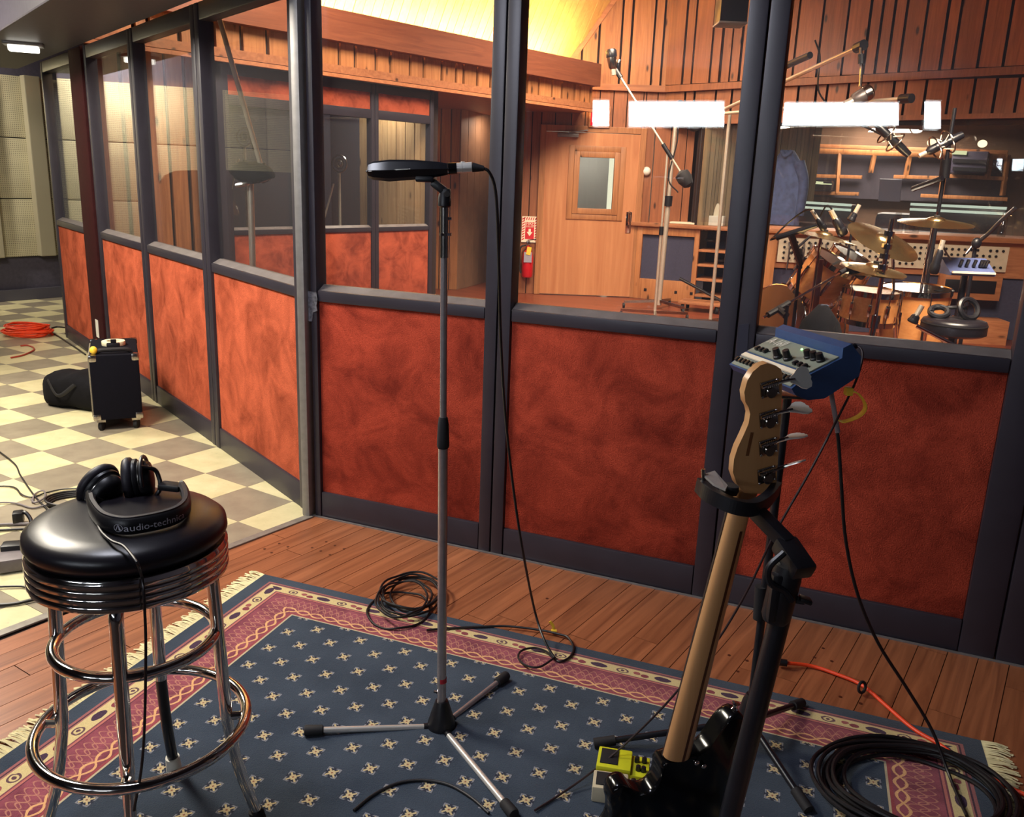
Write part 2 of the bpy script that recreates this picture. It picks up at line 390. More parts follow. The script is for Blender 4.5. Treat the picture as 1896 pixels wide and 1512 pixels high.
# cream acoustic wall of the tile room
W0 = G(70, 553); WD = V((math.cos(R(52)), math.sin(R(52)), 0)); WN = V((WD.y, -WD.x, 0))
def perf(name):
    m, nt, p = newmat(name); 
    g = nd(nt, 'ShaderNodeNewGeometry'); sx = nd(nt, 'ShaderNodeSeparateXYZ'); nt.links.new(g.outputs['Position'], sx.inputs[0])
    z = X(sx.outputs[2]); s = X(sx.outputs[0])*WD.x + X(sx.outputs[1])*WD.y
    hz = ((z/.019).fr()-.5).abs(); hs_ = ((s/.019).fr()-.5).abs(); hole = (hz*hz+hs_*hs_) < .045
    n = noise(nt, pos(nt), 3, 3)
    col = mix(nt, hole, ramp(nt, n, [(.3, lin((186, 178, 148))), (.7, lin((204, 196, 162)))]), lin((96, 88, 76)))
    nt.links.new(col, p.inputs['Base Color']); p.inputs['Roughness'].default_value = .7; return m
m_perf = perf('perforated_panel')
wl = B().box(W0-WD*2.2-WN*.08+V((0,0,1.4)), (9.2, .1, 2.9), rotm(0, 0, R(52))); wall_l = struct(wl, 'wall_left', pm('dark_plaster', (74, 70, 84), .7, var=.15))
k = 0; s = -6.4
while s < 2.2:
    for z0, z1 in ((.46, 1.05), (1.06, 1.66), (1.67, 2.27)):
        o = B().box(W0+WD*(s+.3)+V((0,0,(z0+z1)/2)), (.592, .03, z1-z0), rotm(0, 0, R(52)), .004).obj('panel', m_perf, wall_l)
    s += .6
bb = B().box(W0-WD*2.2+WN*.012+V((0,0,.06)), (9.2, .03, .12), rotm(0, 0, R(52)), .005); struct(bb, 'baseboard_left', pm('grey_baseboard', (74, 72, 82), .5))
# pilaster between panels
for s_, wd in ((.12, .16), (-.42, .2)):
    b = B().box(W0+WD*s_+WN*.05+V((0,0,1.37)), (wd, .1, 1.82), rotm(0, 0, R(52)), .01); struct(b, 'trim_3', pm('pilaster', (160, 152, 128), .6))
# remaining shell of this room
m_wall = pm('grey_wall_paint', (84, 80, 92), .75, var=.1)
m_ceil = pm('dark_ceiling', (50, 48, 58), .8, var=.1)
cp = [C0+CR*4.1, C0, C0+CL*5.7, V((-3.9, 9.9, 0)), V((-8.1, 6.6, 0)), V((-8.1, -6.7, 0)), V((3.3, -6.7, 0)), V((3.3, 2.2, 0))]
struct(B().prism([(q.x, q.y) for q in cp], 2.74, 2.82), 'ceiling', m_ceil)
struct(B().box((-2.2, -6.6, 1.4), (11.6, .1, 2.8)), 'wall_rear', m_wall)
struct(B().box((3.2, -2.2, 1.4), (.1, 8.8, 2.8)), 'wall_right', m_wall)
struct(B().box((-8.0, -.9, 1.4), (.1, 11.4, 2.8)), 'wall_side', m_wall)
# soffit box along the left run of panels
b = B(); a = C0+CL*-.15+NL*.27; e = C0+CL*5.6+NL*.27
b.beam(a+V((0,0,2.37)), e+V((0,0,2.37)), .5, .34, bev=.01); struct(b, 'trim_4', pm('soffit_paint', (74, 70, 82), .5, var=.1))
b = B(); a = C0+NR*.02; e = C0+CR*2.9+NR*.02; b.beam(a+V((0,0,2.5)), e+V((0,0,2.5)), .2, .6); struct(b, 'trim_5', m_frame)
# ---------------------------------------------------------------- glazed partition panels
def panel(org, d, n, s0, s1, stL, stR, ztop, label, group, cm, name='partition_panel', z_sill=.985, z_bot=.115, z_cp=.94, strip=None, sill_m=None):
    """frame of stiles and rails, carpet below, pane above; org + d*s runs along the front face, n points to the viewer"""
    az = math.atan2(d.y, d.x); rt = rotm(0, 0, az); th = .075
    P = lambda s, z, o: org + d*s + n*o + V((0, 0, z))
    t = thing(name, label, 'partition', P((s0+s1)/2, 0, -th/2), group)
    for a, b_, nm in ((s0, s0+stL, 'stile'), (s1-stR, s1, 'stile')):
        B().box(P((a+b_)/2, ztop/2, -th/2), (b_-a-.004, th, ztop), rt, .008).obj(nm, m_frame, t)
    w_ = s1-s0-stL-stR; mid = (s0+stL+s1-stR)/2
    B().box(P(mid, z_bot/2, -th/2-.001), (w_, th-.006, z_bot), rt, .005).obj('bottom_rail', m_frame, t)
    B().box(P(mid, (z_cp+z_sill)/2, -th/2-.001), (w_, th-.006, z_sill-z_cp), rt, .005).obj('middle_rail', m_frame, t)
    # sloping sill strip up to the pane
    q = [(-.006, z_sill-.004), (-.05, z_sill+.02), (-.07, z_sill+.02), (-.07, z_sill-.01)]
    B().loft([[P(s, z, o) for o, z in q] for s in (s0+stL-.001, s1-stR+.001)]).obj('sill', sill_m or m_sill, t, smooth=None)
    B().box(P(mid, ztop-.04, -th/2-.001), (w_, th-.006, .08), rt, .005).obj('top_rail', m_frame, t)
    B().box(P(mid, (z_bot+z_cp)/2, -.03), (w_+.004, .03, z_cp-z_bot+.004), rt, .006).obj('carpet_panel', cm, t)
    zt = ztop-.07
    if strip:
        B().box(P(mid, strip[0]-.04, -th/2-.001), (w_, th-.006, .08), rt, .005).obj('transom_rail', m_frame, t)
        B().box(P(mid, (strip[0]+strip[1])/2, -.03), (w_, .03, strip[1]-strip[0]), rt, .005).obj('carpet_strip', cm, t); zt = strip[0]-.07
    B().box(P(mid, (z_sill+.01+zt)/2, -.056), (w_+.01, .006, zt-z_sill+.01), rt).obj('glass_pane', m_glass, t, smooth=None)
    return t
panel(C0, CR, NR, .022, .86, .035, .055, 2.3, 'red carpeted glazed partition panel behind the tall chrome microphone stand', None, m_carpet_r)
panel(C0, CR, NR, .86, 1.735, .055, .065, 2.3, 'red carpeted glazed partition panel between the microphone stand and the guitar neck', None, m_carpet_r)
panel(C0, CR, NR, 1.735, 2.66, .065, .11, 2.3, 'red carpeted glazed partition panel behind the bass headstock, drums seen through it', None, m_carpet_r)
panel(C0, CR, NR, 2.66, 3.6, .1, .1, 2.3, 'glazed partition panel at the right edge, only its dark stile in view', None, m_carpet_r)
def sL(px, py):                          # distance along the left run
    p = PL(px, py, C0, C0+CL); return (V((p.x, p.y, 0))-C0).dot(CL)
LB = [((548, 700), (397, 640)), ((382, 640), (280, 600)), ((270, 590), (195, 560)), ((164, 540), (113, 510))]
ss = [(sL(*a), sL(*b_)) for a, b_ in LB]
seam = [.03] + [(ss[i][1]+ss[i+1][0])/2 for i in range(3)] + [ss[3][1]+.05]
names = ['orange carpeted glazed partition panel beside the grey corner post, boom stand seen through it',
         'orange carpeted glazed partition panel second from the grey corner post',
         'orange carpeted glazed partition panel behind the black speaker cabinet',
         'farthest narrow orange carpeted partition panel beyond the dark red column']
CL2 = CL
for i in range(4):
    a, b_ = seam[i], seam[i+1]
    if i == 2: b_ = ss[2][1]+.06
    if i == 3: a = ss[3][0]-.06
    panel(C0, CL, NL, a, b_, ss[i][0]-a, b_-ss[i][1], 2.2, names[i], None, m_carpet)
b = B(); p = C0+CL*((ss[2][1]+ss[3][0])/2)-NL*.01
wcol = (ss[3][0]-ss[2][1])-.13
b.box(p-NL*.02+V((0,0,1.1)), (wcol, .09, 2.2), rotm(0, 0, R(128.3)), .012); m_ox = pm('oxblood_paint', (52, 20, 22), .8, spec=.12, var=.15)
t = thing('structural_column', 'dark red painted column between the two farthest carpeted partition panels', 'column', (p.x, p.y, 0))
b.obj('shaft', m_ox, t)
pp = PL(180, 608, p+NL*.027, p+NL*.027+CL); B().box(pp, (.07, .004, .13), rotm(0, 0, R(128.3))).obj('paper_tag', m_white, t, label='small white paper tag')
b = B(); p = C0+CR*-.004+NR*.0; b.box(p+V((0,0,1.12)), (.04, .06, 2.24), rotm(0, 0, R(-22.5)), .012)
o = b.obj('corner_post', m_alu, None, (p.x, p.y, 0)); lab(o, 'grey aluminium corner post where the orange and red partition runs meet', 'post')
# torn tape left on two stiles
A0 = C0+NR*.002
def tape(pts, mat, label, pl=(A0, A0+CR), nn=NR):
    b = B(); q = [PL(x, y, *pl) for x, y in pts]; n = len(q)
    b.add(q+[v+nn*.0012 for v in q], [tuple(range(n))[::-1], tuple(range(n, 2*n))]+[(i, (i+1) % n, n+(i+1) % n, n+i) for i in range(n)])
    o = b.obj('tape_patch', mat, None, q[0], None); return lab(o, label, 'tape')
tape([(569, 538), (586, 541), (588, 554), (586, 566), (588, 575), (580, 578), (578, 595), (569, 594), (571, 566)], pm('torn_tape', (96, 96, 104), .5, var=.6, vs=70), 'torn tape residue on the dark stile right of the grey corner post')
tape([(1368, 601), (1387, 599), (1383, 660), (1364, 660)], pm('old_gaffer', (34, 34, 52), .5), 'dark strip of tape on the stile above the mixer')
# ================================================================ LIVE ROOM beyond the glass
fp_ = [C0+CR*4.2-NR*.03, C0-NR*.03, C0+CL*3.6-NL*.03, V((-3.3, 7.2, 0)), V((-2.6, 13.9, 0)), V((6, 13.9, 0)), V((6, 2.6, 0))]
struct(B().prism([(q.x, q.y) for q in fp_], -.06, -.003), 'floor.002', wood('live_room_floor', (96, 44, 28), (140, 70, 44), 'x', rz=R(30), rough=.35, rnd=.01, knots=False))
def plank_wall(name, p0, p1, z0, z1, ws, mat, thick=.022, gap=.012, n=None, back=True, kind=None, vary=.006):
    p0, p1 = V(p0), V(p1); d = (p1-p0); L = d.length; d.normalize(); n = n or V((d.y, -d.x, 0)); az = math.atan2(d.y, d.x)
    zz0 = z0 if callable(z0) else (lambda s: z0); zz1 = z1 if callable(z1) else (lambda s: z1)
    if back:
        w_ = struct(B().box((p0+p1)/2-n*.06+V((0,0,(zz0(0)+zz1(0))/2)), (L, .1, zz1(0)-zz0(0)+.02), rotm(0, 0, az)), name, m_gap)
    else: w_ = name
    s = 0; i = 0
    while s < L-.02:
        wd = min(random.choice(ws), L-s); sc_ = s+wd/2
        cube('plank', p0+d*sc_+n*(thick/2-.01+random.uniform(0, vary))+V((0,0,(zz0(sc_)+zz1(sc_))/2)), (wd-gap, thick, zz1(sc_)-zz0(sc_)), az, mat, w_)
        s += wd; i += 1
    return w_
YD = 11.45
wd_ = plank_wall('wall_back', (-.2, YD, 0), (.235, YD, 0), 0, 2.56, [.12, .16], m_pine_d)
plank_wall(wd_, (1.52, YD, 0), (2.16, YD, 0), .9, 2.56, [.14, .2, .17], m_pine_d, back=False)
plank_wall(wd_, (.235, YD, 0), (1.52, YD, 0), 2.1, 2.56, [.14, .2, .17], m_pine_d, back=False)
struct(B().box((.95, YD+.09, 2.35), (2.5, .06, .5)), 'wall_back.001', m_gap)
# upper part and rail
KD = V((math.cos(R(-33)), math.sin(R(-33)), 0)); K0 = V((1.75, YD, 0)); KN = V((KD.y, -KD.x, 0))
K1 = K0+KD*5.2
plank_wall('wall_upper', (-.6, YD-.03, 0), (1.75, YD-.03, 0), 2.6, 4.6, [.12, .2, .27, .23], m_pine, gap=.028, vary=.03)
plank_wall('wall_control', K0-KN*.0+KN*.03, K1+KN*.03, lambda s: 2.62+.026*s, 4.6, [.12, .2, .27, .23], m_pine_d, gap=.028, vary=.03)
kw = struct(B().box((K0+K1)/2-KN*.08+V((0,0,2.5)), (5.3, .08, .68), rotm(0, 0, R(-33))), 'wall_control.001', m_gap)
plank_wall(kw, K0, K1, lambda s: 2.185+.018*s, lambda s: 2.58+.026*s, [.12, .2, .27, .23], m_pine_d, gap=.028, back=False)
b = B().beam((-.7, YD-.05, 2.575), (1.76, YD-.05, 2.575), .05, .075); struct(b, 'trim_6', m_pine_x)
b = B().beam(K0+KN*.05+V((0,0,2.575)), K1+KN*.05+V((0,0,2.71)), .05, .075); struct(b, 'trim_7', m_pine_d)
b = B().beam(K0+KN*.03+V((0,0,2.18)), K1+KN*.03+V((0,0,2.27)), .06, .05); struct(b, 'trim_8', m_pine_d)
# booth line
BA = G(429, 421, .97); BB = G(793.6, 413.8, .97); BA = V((BA.x, BA.y, 0)); BB = V((BB.x, BB.y, 0)); BD = (BB-BA).normalized(); BN = V((BD.y, -BD.x, 0)); BAZ = math.atan2(BD.y, BD.x)
def sB(px, py=300): p = PL(px, py, BA, BB); return (V((p.x, p.y, 0))-BA).dot(BD)
bays = [((397, 545), .04), ((592, 690), .04), ((700, 801), .04)]
cut = [sB(392), sB(568), sB(695), sB(803)]
lbl = ['dark framed booth panel seen through the glass left of the grey corner post', 'middle booth panel with a round pop filter behind its window', 'booth panel at the right with the pine lined window']
inn = [(sB(429), sB(546)), (sB(594), sB(688)), (sB(702), sB(796))]
for i in range(3):
    panel(BA, BD, BN, cut[i], cut[i+1], inn[i][0]-cut[i], cut[i+1]-inn[i][1], 2.25, lbl[i], None, m_carpet if i else m_carpet, 'booth_panel', .945, .06, .905, (2.02, 2.2), m_sill)
# fascia above the booth
f0, f1 = sB(150), sB(1086, 210); P0, P1 = BA+BD*f0+BN*.06, BA+BD*f1+BN*.06
wf = plank_wall('wall_fascia', P0, P1, 2.32, 2.56, [.11, .18, .24, .2], m_pine, gap=.036, thick=.03, vary=.004)
b = B().beam(P0+BN*.03+V((0,0,2.315)), P1+BN*.03+V((0,0,2.315)), .05, .065); struct(b, 'trim_9', m_pine_x)
b = B().beam(P0+BN*.05+V((0,0,2.26)), P1+BN*.05+V((0,0,2.26)), .05, .03); struct(b, 'trim_10', m_pine_x)
b = B().beam(P0+BN*.07+V((0,0,2.66)), P1+BN*.07+V((0,0,2.66)), .1, .25); struct(b, 'trim_11', wood('fascia_beam', (104, 54, 36), (134, 78, 52), 'x', rz=R(-49.7), rnd=.01, knots=False))
# soffit underside right of the booth, then recess
s3 = sB(806); q0 = BA+BD*s3; q1 = BA+BD*f1
b = B().prism([(q0.x, q0.y), (q1.x, q1.y), (q1.x-.2, q1.y+1.2), (-.4, 13.6), (-2.2, 12.2)], 2.26, 2.3); struct(b, 'ceiling.001', m_pine_d, None)
w1 = G(803, 533); w1.y = 11.55; a = AY(790, 400, 11.55); e = AY(849, 400, 11.55)
plank_wall('wall_recess', (a.x, 11.55, 0), (e.x, 11.55, 0), 0, 2.26, [.13, .17], m_pine)
e2 = AY(905, 400, 13.4); p2 = V((e2.x+.3, 13.4, 0))
plank_wall('wall_recess.001', (e.x, 11.55, 0), p2, 0, 2.26, [.2, .24], pm('taupe_board', (132, 98, 74), .6, var=.15, vs=5), gap=.004)
struct(B().box((.2, 13.4, 1.2), (1.6, .08, 2.4)), 'wall_recess.002', m_pine_d, None)
plank_wall('wall_recess.003', (-.2, 13.4, 0), (-.2, YD, 0), 0, 2.3, [.2, .15], m_pine_d)
area('recess_fill', (-.34, 12.0, 2.2), (-.5, 12.4, 0), .12, .12, LP['recess'], WARM)  # small light added to brighten the recess panel
# booth interior
bn = -BN
m_booth = pm('booth_fabric', (62, 58, 70), .85, var=.12, vs=60)
c = BA+BD*((cut[0]+cut[3])/2)+bn*1.7; struct(B().box(c+V((0,0,1.15)), (cut[3]-cut[0]+.1, .08, 2.3), rotm(0, 0, BAZ)), 'wall_booth', m_booth, None)
pb0 = BA+BD*(cut[2]+.02)+bn*1.55; pb1 = BA+BD*(cut[3]-.05)+bn*.12
Q0 = BA+BD*(cut[3]+.02); qd = (PL(668, 300, Q0, Q0+bn)-Q0).dot(bn); struct(B().box(Q0+bn*(qd+1.7)*.5+V((0,0,1.15)), (.04, 1.7-qd, 2.3), rotm(0, 0, BAZ)), 'wall_booth.004', m_booth, None)
plank_wall('wall_booth.001', Q0+bn*qd, Q0+bn*.08, 0, 2.3, [.09, .14], wood('pale_pine', (164, 124, 84), (202, 164, 118)), n=-BD, vary=.012)
struct(B().box(BA+BD*((cut[0]+cut[3])/2)+bn*.85+V((0,0,2.3)), (cut[3]-cut[0]+.1, 1.7, .05), rotm(0, 0, BAZ)), 'ceiling.002', m_booth, None)
# pine wall left of the booth, up to the partition
plank_wall('wall_plank', BA+BD*(sB(200))+bn*.12, BA+BD*(cut[0]+.0)+bn*.12, 0, 2.3, [.19, .16], m_pine, gap=.03, vary=.01)
struct(B().box(BA+BD*(cut[0]-.02)+bn*.5+V((0,0,1.1)), (.06, 1.0, 2.2), rotm(0, 0, BAZ)), 'wall_booth.003', m_booth, None)
# sloping plank ceiling lit from the cove
c1 = AY(1058, 114, YD); c2 = AY(1114, 35, YD); sl = (c2-c1).normalized()
cn = BD.cross(sl).normalized(); cn = cn if cn.dot(BN) > 0 else -cn
up = (sl - BD*sl.dot(BD)).normalized()
cs = struct(B().box(c1+BD*-3.2+up*.9-cn*.05, (8.4, 2.5, .05), Matrix((BD, up, BD.cross(up))).transposed()), 'ceiling.003', m_gap, None)
mb = Matrix((BD, up, BD.cross(up))).transposed()
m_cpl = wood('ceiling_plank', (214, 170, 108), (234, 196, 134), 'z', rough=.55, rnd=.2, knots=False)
s = -7.2
while s < .62:
    L = 2.3; cube('plank', c1+BD*(s+.055)+up*(L/2-.25)-cn*.012+cn*random.uniform(0, .004), (.104, L, .02), mb, m_cpl, cs); s += .111
b = B().beam(c1-V((0,.04,0)), c1+sl*1.3-V((0,.04,0)), .05, .045); struct(b, 'trim_12', m_pine_x)
struct(B().box((2.4, 8.4, 4.66), (10.4, 8, .08)), 'ceiling.004', m_pine_d, None)
struct(B().box((6.6, 6.0, 2.3), (.1, 7, 4.7)), 'wall_live', m_pine_d, None)
b = B().beam(C0+CR*-.5-NR*.06+V((0,0,3.6)), C0+CR*7-NR*.06+V((0,0,3.6)), .1, 2.0); struct(b, 'wall_front', m_pine_d, None)
# cove lamp behind the beam
q = B(); pa, pb = BA+BD*(f0+1.)-BN*.09+V((0,0,2.68)), BA+BD*(f1-.12)-BN*.09+V((0,0,2.68))
q.beam(pa, pb, .05, .03); lab(q.obj('cove_lamp', emit('cove_glow', (255, 214, 130), 150), None, pa), 'warm strip lamp hidden in the cove behind the fascia beam', 'lamp')
# ================================================================ THINGS IN THE LIVE ROOM
def rod(b, a, e, r, seg=10): return b.cyl(a, e, r, seg=seg)
# door
dl, dr = AY(1013, 400, YD).x+.0, AY(1172, 400, YD).x; dl = .3; dr = 1.475
t = thing('studio_door', 'plain wooden studio door with a small square window and chrome handle', 'door', ((dl+dr)/2, YD-.03, 0))
m_door = wood('door_veneer', (166, 102, 62), (198, 136, 90), 'z', rnd=.01, knots=False, sc_=.35, rough=.45)
wx0, wx1, wz0, wz1 = AY(1073, 300, YD).x, AY(1137, 300, YD).x, AY(1105, 386, YD).z, AY(1105, 292, YD).z
b = B(); y = YD-.03
for x0, x1, z0, z1 in ((dl, wx0, .01, 2.03), (wx1, dr, .01, 2.03), (wx0, wx1, .01, wz0), (wx0, wx1, wz1, 2.03)): b.box(((x0+x1)/2, y, (z0+z1)/2), (x1-x0, .045, z1-z0))
b.obj('door_leaf', m_door, t, smooth=None)
b = B()
for k, (o_, th_) in enumerate(((.0, .03), (.07, .02))):
    for x0, x1, z0, z1 in ((wx0-.07-o_, wx0-o_, wz0-.07-o_, wz1+.07+o_), (wx1+o_, wx1+.07+o_, wz0-.07-o_, wz1+.07+o_), (wx0-o_, wx1+o_, wz0-.07-o_, wz0-o_), (wx0-o_, wx1+o_, wz1+o_, wz1+.07+o_)):
        b.box(((x0+x1)/2, y-.03-th_/2+.012, (z0+z1)/2), (x1-x0, th_, z1-z0), None, .006)
b.obj('window_frame', m_pine, t)
B().box(((wx0+wx1)/2, y, (wz0+wz1)/2), (wx1-wx0, .008, wz1-wz0)).obj('glass_pane', m_glass, t, smooth=None)
hp = AY(1165, 403, YD-.1); b = B(); b.box((hp.x, y-.028, hp.z-.06), (.07, .012, .26), None, .004); b.tube([(hp.x, y-.03, hp.z+.08), (hp.x, y-.08, hp.z+.07), (hp.x, y-.085, hp.z), (hp.x, y-.08, hp.z-.07), (hp.x, y-.03, hp.z-.08)], .011); b.obj('handle', m_chrome, t)
a = AY(1037, 254, YD-.1); b = B(); b.box((a.x+.1, y-.05, 1.99), (.26, .06, .045), None, .006); b.beam((a.x+.1, y-.08, 2.02), (a.x+.34, y-.05, 2.06), .02, .012); b.obj('door_closer', m_alu, t)
b = B()
for x0, x1, z0, z1 in ((dl-.075, dl, 0, 2.11), (dr, dr+.075, 0, 2.11), (dl, dr, 2.035, 2.11)): b.box(((x0+x1)/2, YD-.03, (z0+z1)/2), (x1-x0, .06, z1-z0), None, .005)
struct(b, 'trim_13', m_pine)
struct(B().box(((dl+dr)/2, YD+1.4, 1.1), (2.4, .05, 2.2)), 'wall_hall', pm('hall_paint', (150, 146, 138), .8), None)
hx = AY(1131, 340, YD+.5).x; b = B(); b.box((hx, YD+.5, 1.0), (.075, .03, 2.0)); lab(b.obj('hall_lamp', emit('hall_glow', (235, 225, 190), 1.2), None, (hx, YD+.5, 0)), 'tall pale light panel seen through the door window', 'lamp')
area('hall_light', (.9, YD+.7, 2.1), (.7, YD+1.35, 1.4), .4, .3, LP['hall'], CREAM)
# exit sign
e0, e1 = AY(1089, 236, YD-.05), AY(1131, 197, YD-.05); c = (e0+e1)/2; W_, H_ = e1.x-e0.x, e1.z-e0.z
t = thing('exit_sign', 'lit red exit sign above the wooden door', 'sign', (c.x, YD-.03, e0.z))
B().box((c.x, YD-.045, c.z), (W_, .08, H_), None, .008).obj('housing', m_pine_x, t)
B().box((c.x, YD-.088, c.z), (W_*.82, .008, H_*.8)).obj('face', emit('exit_red', (225, 24, 34), 1.3), t, smooth=None)
vs, fs = text_mesh('EXIT', .17); wv = max(v.x for v in vs); B().add([V((c.x-W_*.37+v.x/wv*W_*.74, YD-.0935, c.z-.065+v.y)) for v in vs], fs).obj('lettering', emit('exit_white', (255, 235, 225), 2.5), t, smooth=None)
# fire sign and extinguisher
q = [AY(x, y_, YD-.01) for x, y_ in ((968, 401), (997, 403), (993, 448), (965, 445))]; cx = sum(v.x for v in q)/4; cz = sum(v.z for v in q)/4; w_, h_ = .205, .325
fx = lambda u, v, o=0: V((cx-w_/2+u*w_, YD-.034-o, cz-h_/2+v*h_))
t = thing('fire_sign', 'red and white striped fire extinguisher sign left of the door', 'sign', (cx, YD-.03, cz-h_/2))
m_wp, m_rp = pm('sign_white', (236, 222, 196), .5), pm('sign_red', (198, 26, 40), .5)
B().box((cx, YD-.031, cz), (w_, .006, h_)).obj('plate', m_wp, t, smooth=None)
B().prism([(-.28, .28), (.28, .28), (.28, -.38), (-.28, -.38)], 0, .001, fx(.5, .5, .001), Matrix(((w_, 0, 0), (0, 0, -1), (0, h_, 0)))).obj('red_field', m_rp, t, smooth=None)
b = B()
for k in range(9):
    for u0 in (.02, .82):
        v = .06+k*.1; p = [fx(u0, v, .001), fx(u0+.16, v+.06, .001), fx(u0+.16, v+.11, .001), fx(u0, v+.05, .001)]; b.add(p, [(0, 1, 2, 3)])
for k in range(6):
    u = .1+k*.14; b.add([fx(u, .86, .001), fx(u+.06, .86, .001), fx(u+.12, .97, .001), fx(u+.06, .97, .001)], [(0, 1, 2, 3)])
b.obj('stripes', m_rp, t, smooth=None)
vs, fs = text_mesh('FIRE', .075); wv = max(v.x for v in vs); b = B().add([fx(.25, .655, .0035)+V((v.x/wv*w_*.5, 0, v.y)) for v in vs], fs)
vs, fs = text_mesh('EXTINGUISHER', .03); wv = max(v.x for v in vs); b.add([fx(.25, .575, .0035)+V((v.x/wv*w_*.5, 0, v.y)) for v in vs], fs)
b.add([fx(u, v, .0035) for u, v in ((.43, .52), (.57, .52), (.57, .4), (.68, .4), (.5, .24), (.32, .4), (.43, .4))], [(0, 1, 2, 3, 4, 5, 6)])
b.obj('lettering', m_wp, t, smooth=None)
ex = AY(977, 480, YD-.12); zb, zt = AY(975, 513, YD-.12).z, AY(978, 446, YD-.12).z
t = thing('fire_extinguisher', 'red fire extinguisher hanging under the striped sign', 'extinguisher', (ex.x, YD-.1, zb))
zc = zt-.05; B().lathe([(.06, 0), (.072, .02), (.072, zc-zb-.16), (.055, zc-zb-.09), (.025, zc-zb-.06), (.025, zc-zb)], (ex.x, YD-.1, zb)).obj('cylinder', pm('extinguisher_red', (190, 20, 32), .3), t)
b = B(); b.box((ex.x, YD-.1, zc+.02), (.05, .05, .06), None, .006); b.beam((ex.x-.01, YD-.12, zc+.06), (ex.x+.1, YD-.14, zc+.075), .025, .012); b.beam((ex.x-.01, YD-.12, zc+.03), (ex.x+.1, YD-.14, zc+.03), .025, .01); b.obj('valve', m_steel, t)
B().tube([(ex.x-.03, YD-.12, zc), (ex.x-.1, YD-.13, zc-.05), (ex.x-.095, YD-.13, zc-.3), (ex.x-.08, YD-.13, zc-.36)], .011).obj('hose', m_rubber, t)
B().box((ex.x, YD-.178, zb+.26), (.1, .004, .13)).obj('label_plate', pm('grey_label', (150, 146, 160), .5), t); B().box((ex.x+.01, YD-.184, zc-.07), (.055, .003, .1), rotm(0, .15, 0)).obj('inspection_tag', pm('tag_yellow', (250, 196, 60), .6), t)
# round bell by the door
c = AY(1197, 317, YD-.03); b = B().ell(c, .055, .05, .055); o = b.obj('door_bell', m_white, None, (c.x, YD-.03, c.z)); lab(o, 'round white bell on the pine wall right of the door', 'bell')
# ---------------- counter with blue fabric fronts, shelf unit
m_blue = pm('blue_grey_fabric', (62, 62, 84), .9, var=.12, vs=60)
k0 = G(1181, 412, .96); k1 = G(1341, 421, .96); CD = V((k1.x-k0.x, k1.y-k0.y, 0)).normalized(); CN = V((CD.y, -CD.x, 0)); ca = math.atan2(CD.y, CD.x); cr_ = rotm(0, 0, ca)
k0 = V((k0.x, k0.y, 0)); LT = 2.15
cp_ = lambda s, o, z: k0+CD*s+CN*o+V((0, 0, z))
t = thing('pine_counter', 'pine counter with a blue fabric front and open shelves right of the door', 'counter', cp_(LT/2, -.3, 0))
B().box(cp_(LT/2-.03, -.32, .945), (LT+.1, .72, .045), cr_, .006).obj('worktop', m_pine_x, t)
def sC(px, py=470): p = PL(px, py, k0, k0+CD); return (V((p.x, p.y, 0))-k0).dot(CD)
u1 = sC(1292); b = B()
for s0, s1, z0, z1 in ((0, .07, 0, .92), (u1-.06, u1, 0, .92), (.07, u1-.06, .82, .92), (.07, u1-.06, 0, .26)): b.box(cp_((s0+s1)/2, -.04, (z0+z1)/2), (s1-s0, .06, z1-z0), cr_, .004)
b.obj('frame', m_pine, t)
B().box(cp_(u1/2, -.06, .54), (u1-.1, .02, .6), cr_).obj('fabric_panel', m_blue, t)
for k in range(4): B().box(cp_(.16+k*.2, -.008, .12), (.035, .006, .035), cr_).obj('socket', m_black, t)
B().box(cp_((u1+LT)/2, -.5, .45), (LT-u1, .02, .9), cr_).obj('back_panel', m_blue, t)
for z in (.1, .3, .48, .66): B().box(cp_((u1+LT)/2, -.24, z), (LT-u1, .44, .028), cr_, .003).obj('shelf', m_pine_x, t)
B().box(cp_(LT, -.24, .46), (.03, .48, .92), cr_, .003).obj('side_panel', m_pine, t)
def on_counter(px, py, o=.22): p = PL(px, py, k0-CN*o, k0-CN*o+CD); p.z = .968; return p
p = on_counter(1214, 411); t = thing('pen_cup', 'white cup of pens on the pine counter', 'cup', p)
B().lathe([(.045, 0), (.05, .01), (.058, .11), (.05, .11), (.045, .015)], p).obj('cup', m_white, t)
for k, (dx, dz, m_) in enumerate(((-.035, .2, m_white), (.01, .15, m_black), (.03, .14, m_black))): B().cyl(p+V((dx*.3, .0, .02)), p+V((dx, 0, dz)), .008, seg=6).obj('pen', m_, t)
p = on_counter(1326, 413); o = B().box(p+V((0, 0, .06)), (.2, .14, .12), cr_, .008).obj('tissue_box', m_white, None, p); lab(o, 'white box of tissues on the counter beside the dark post', 'box')
B_ = B().loft([[p+V((a*r*.05, b_*r*.03, z)) for a, b_ in ((1, 0), (.5, .9), (-.5, .9), (-1, 0), (-.5, -.9), (.5, -.9))] for r, z in ((.9, .11), (.8, .17), (.5, .24), (.2, .27))]); B_.obj('tissue', m_wp, None, p); o2 = bpy.data.objects['tissue']; lab(o2, 'white tissue standing out of the tissue box', 'tissue')
p = on_counter(1308, 413); o = B().lathe([(.05, 0), (.05, .14), (.03, .19), (.03, .22)], p).obj('glass_jar', glass('jar_glass', .12, (.8, .8, .82)), None, p); lab(o, 'clear glass jar on the counter beside the tissue box', 'jar')
p = on_counter(1268, 413); o = B().box(p+V((0, 0, .012)), (.34, .22, .022), cr_, .003).obj('paper_stack', m_wp, None, p); lab(o, 'flat stack of white paper on the pine counter', 'paper')
p = cp_((u1+LT)/2, -.06, .9); 
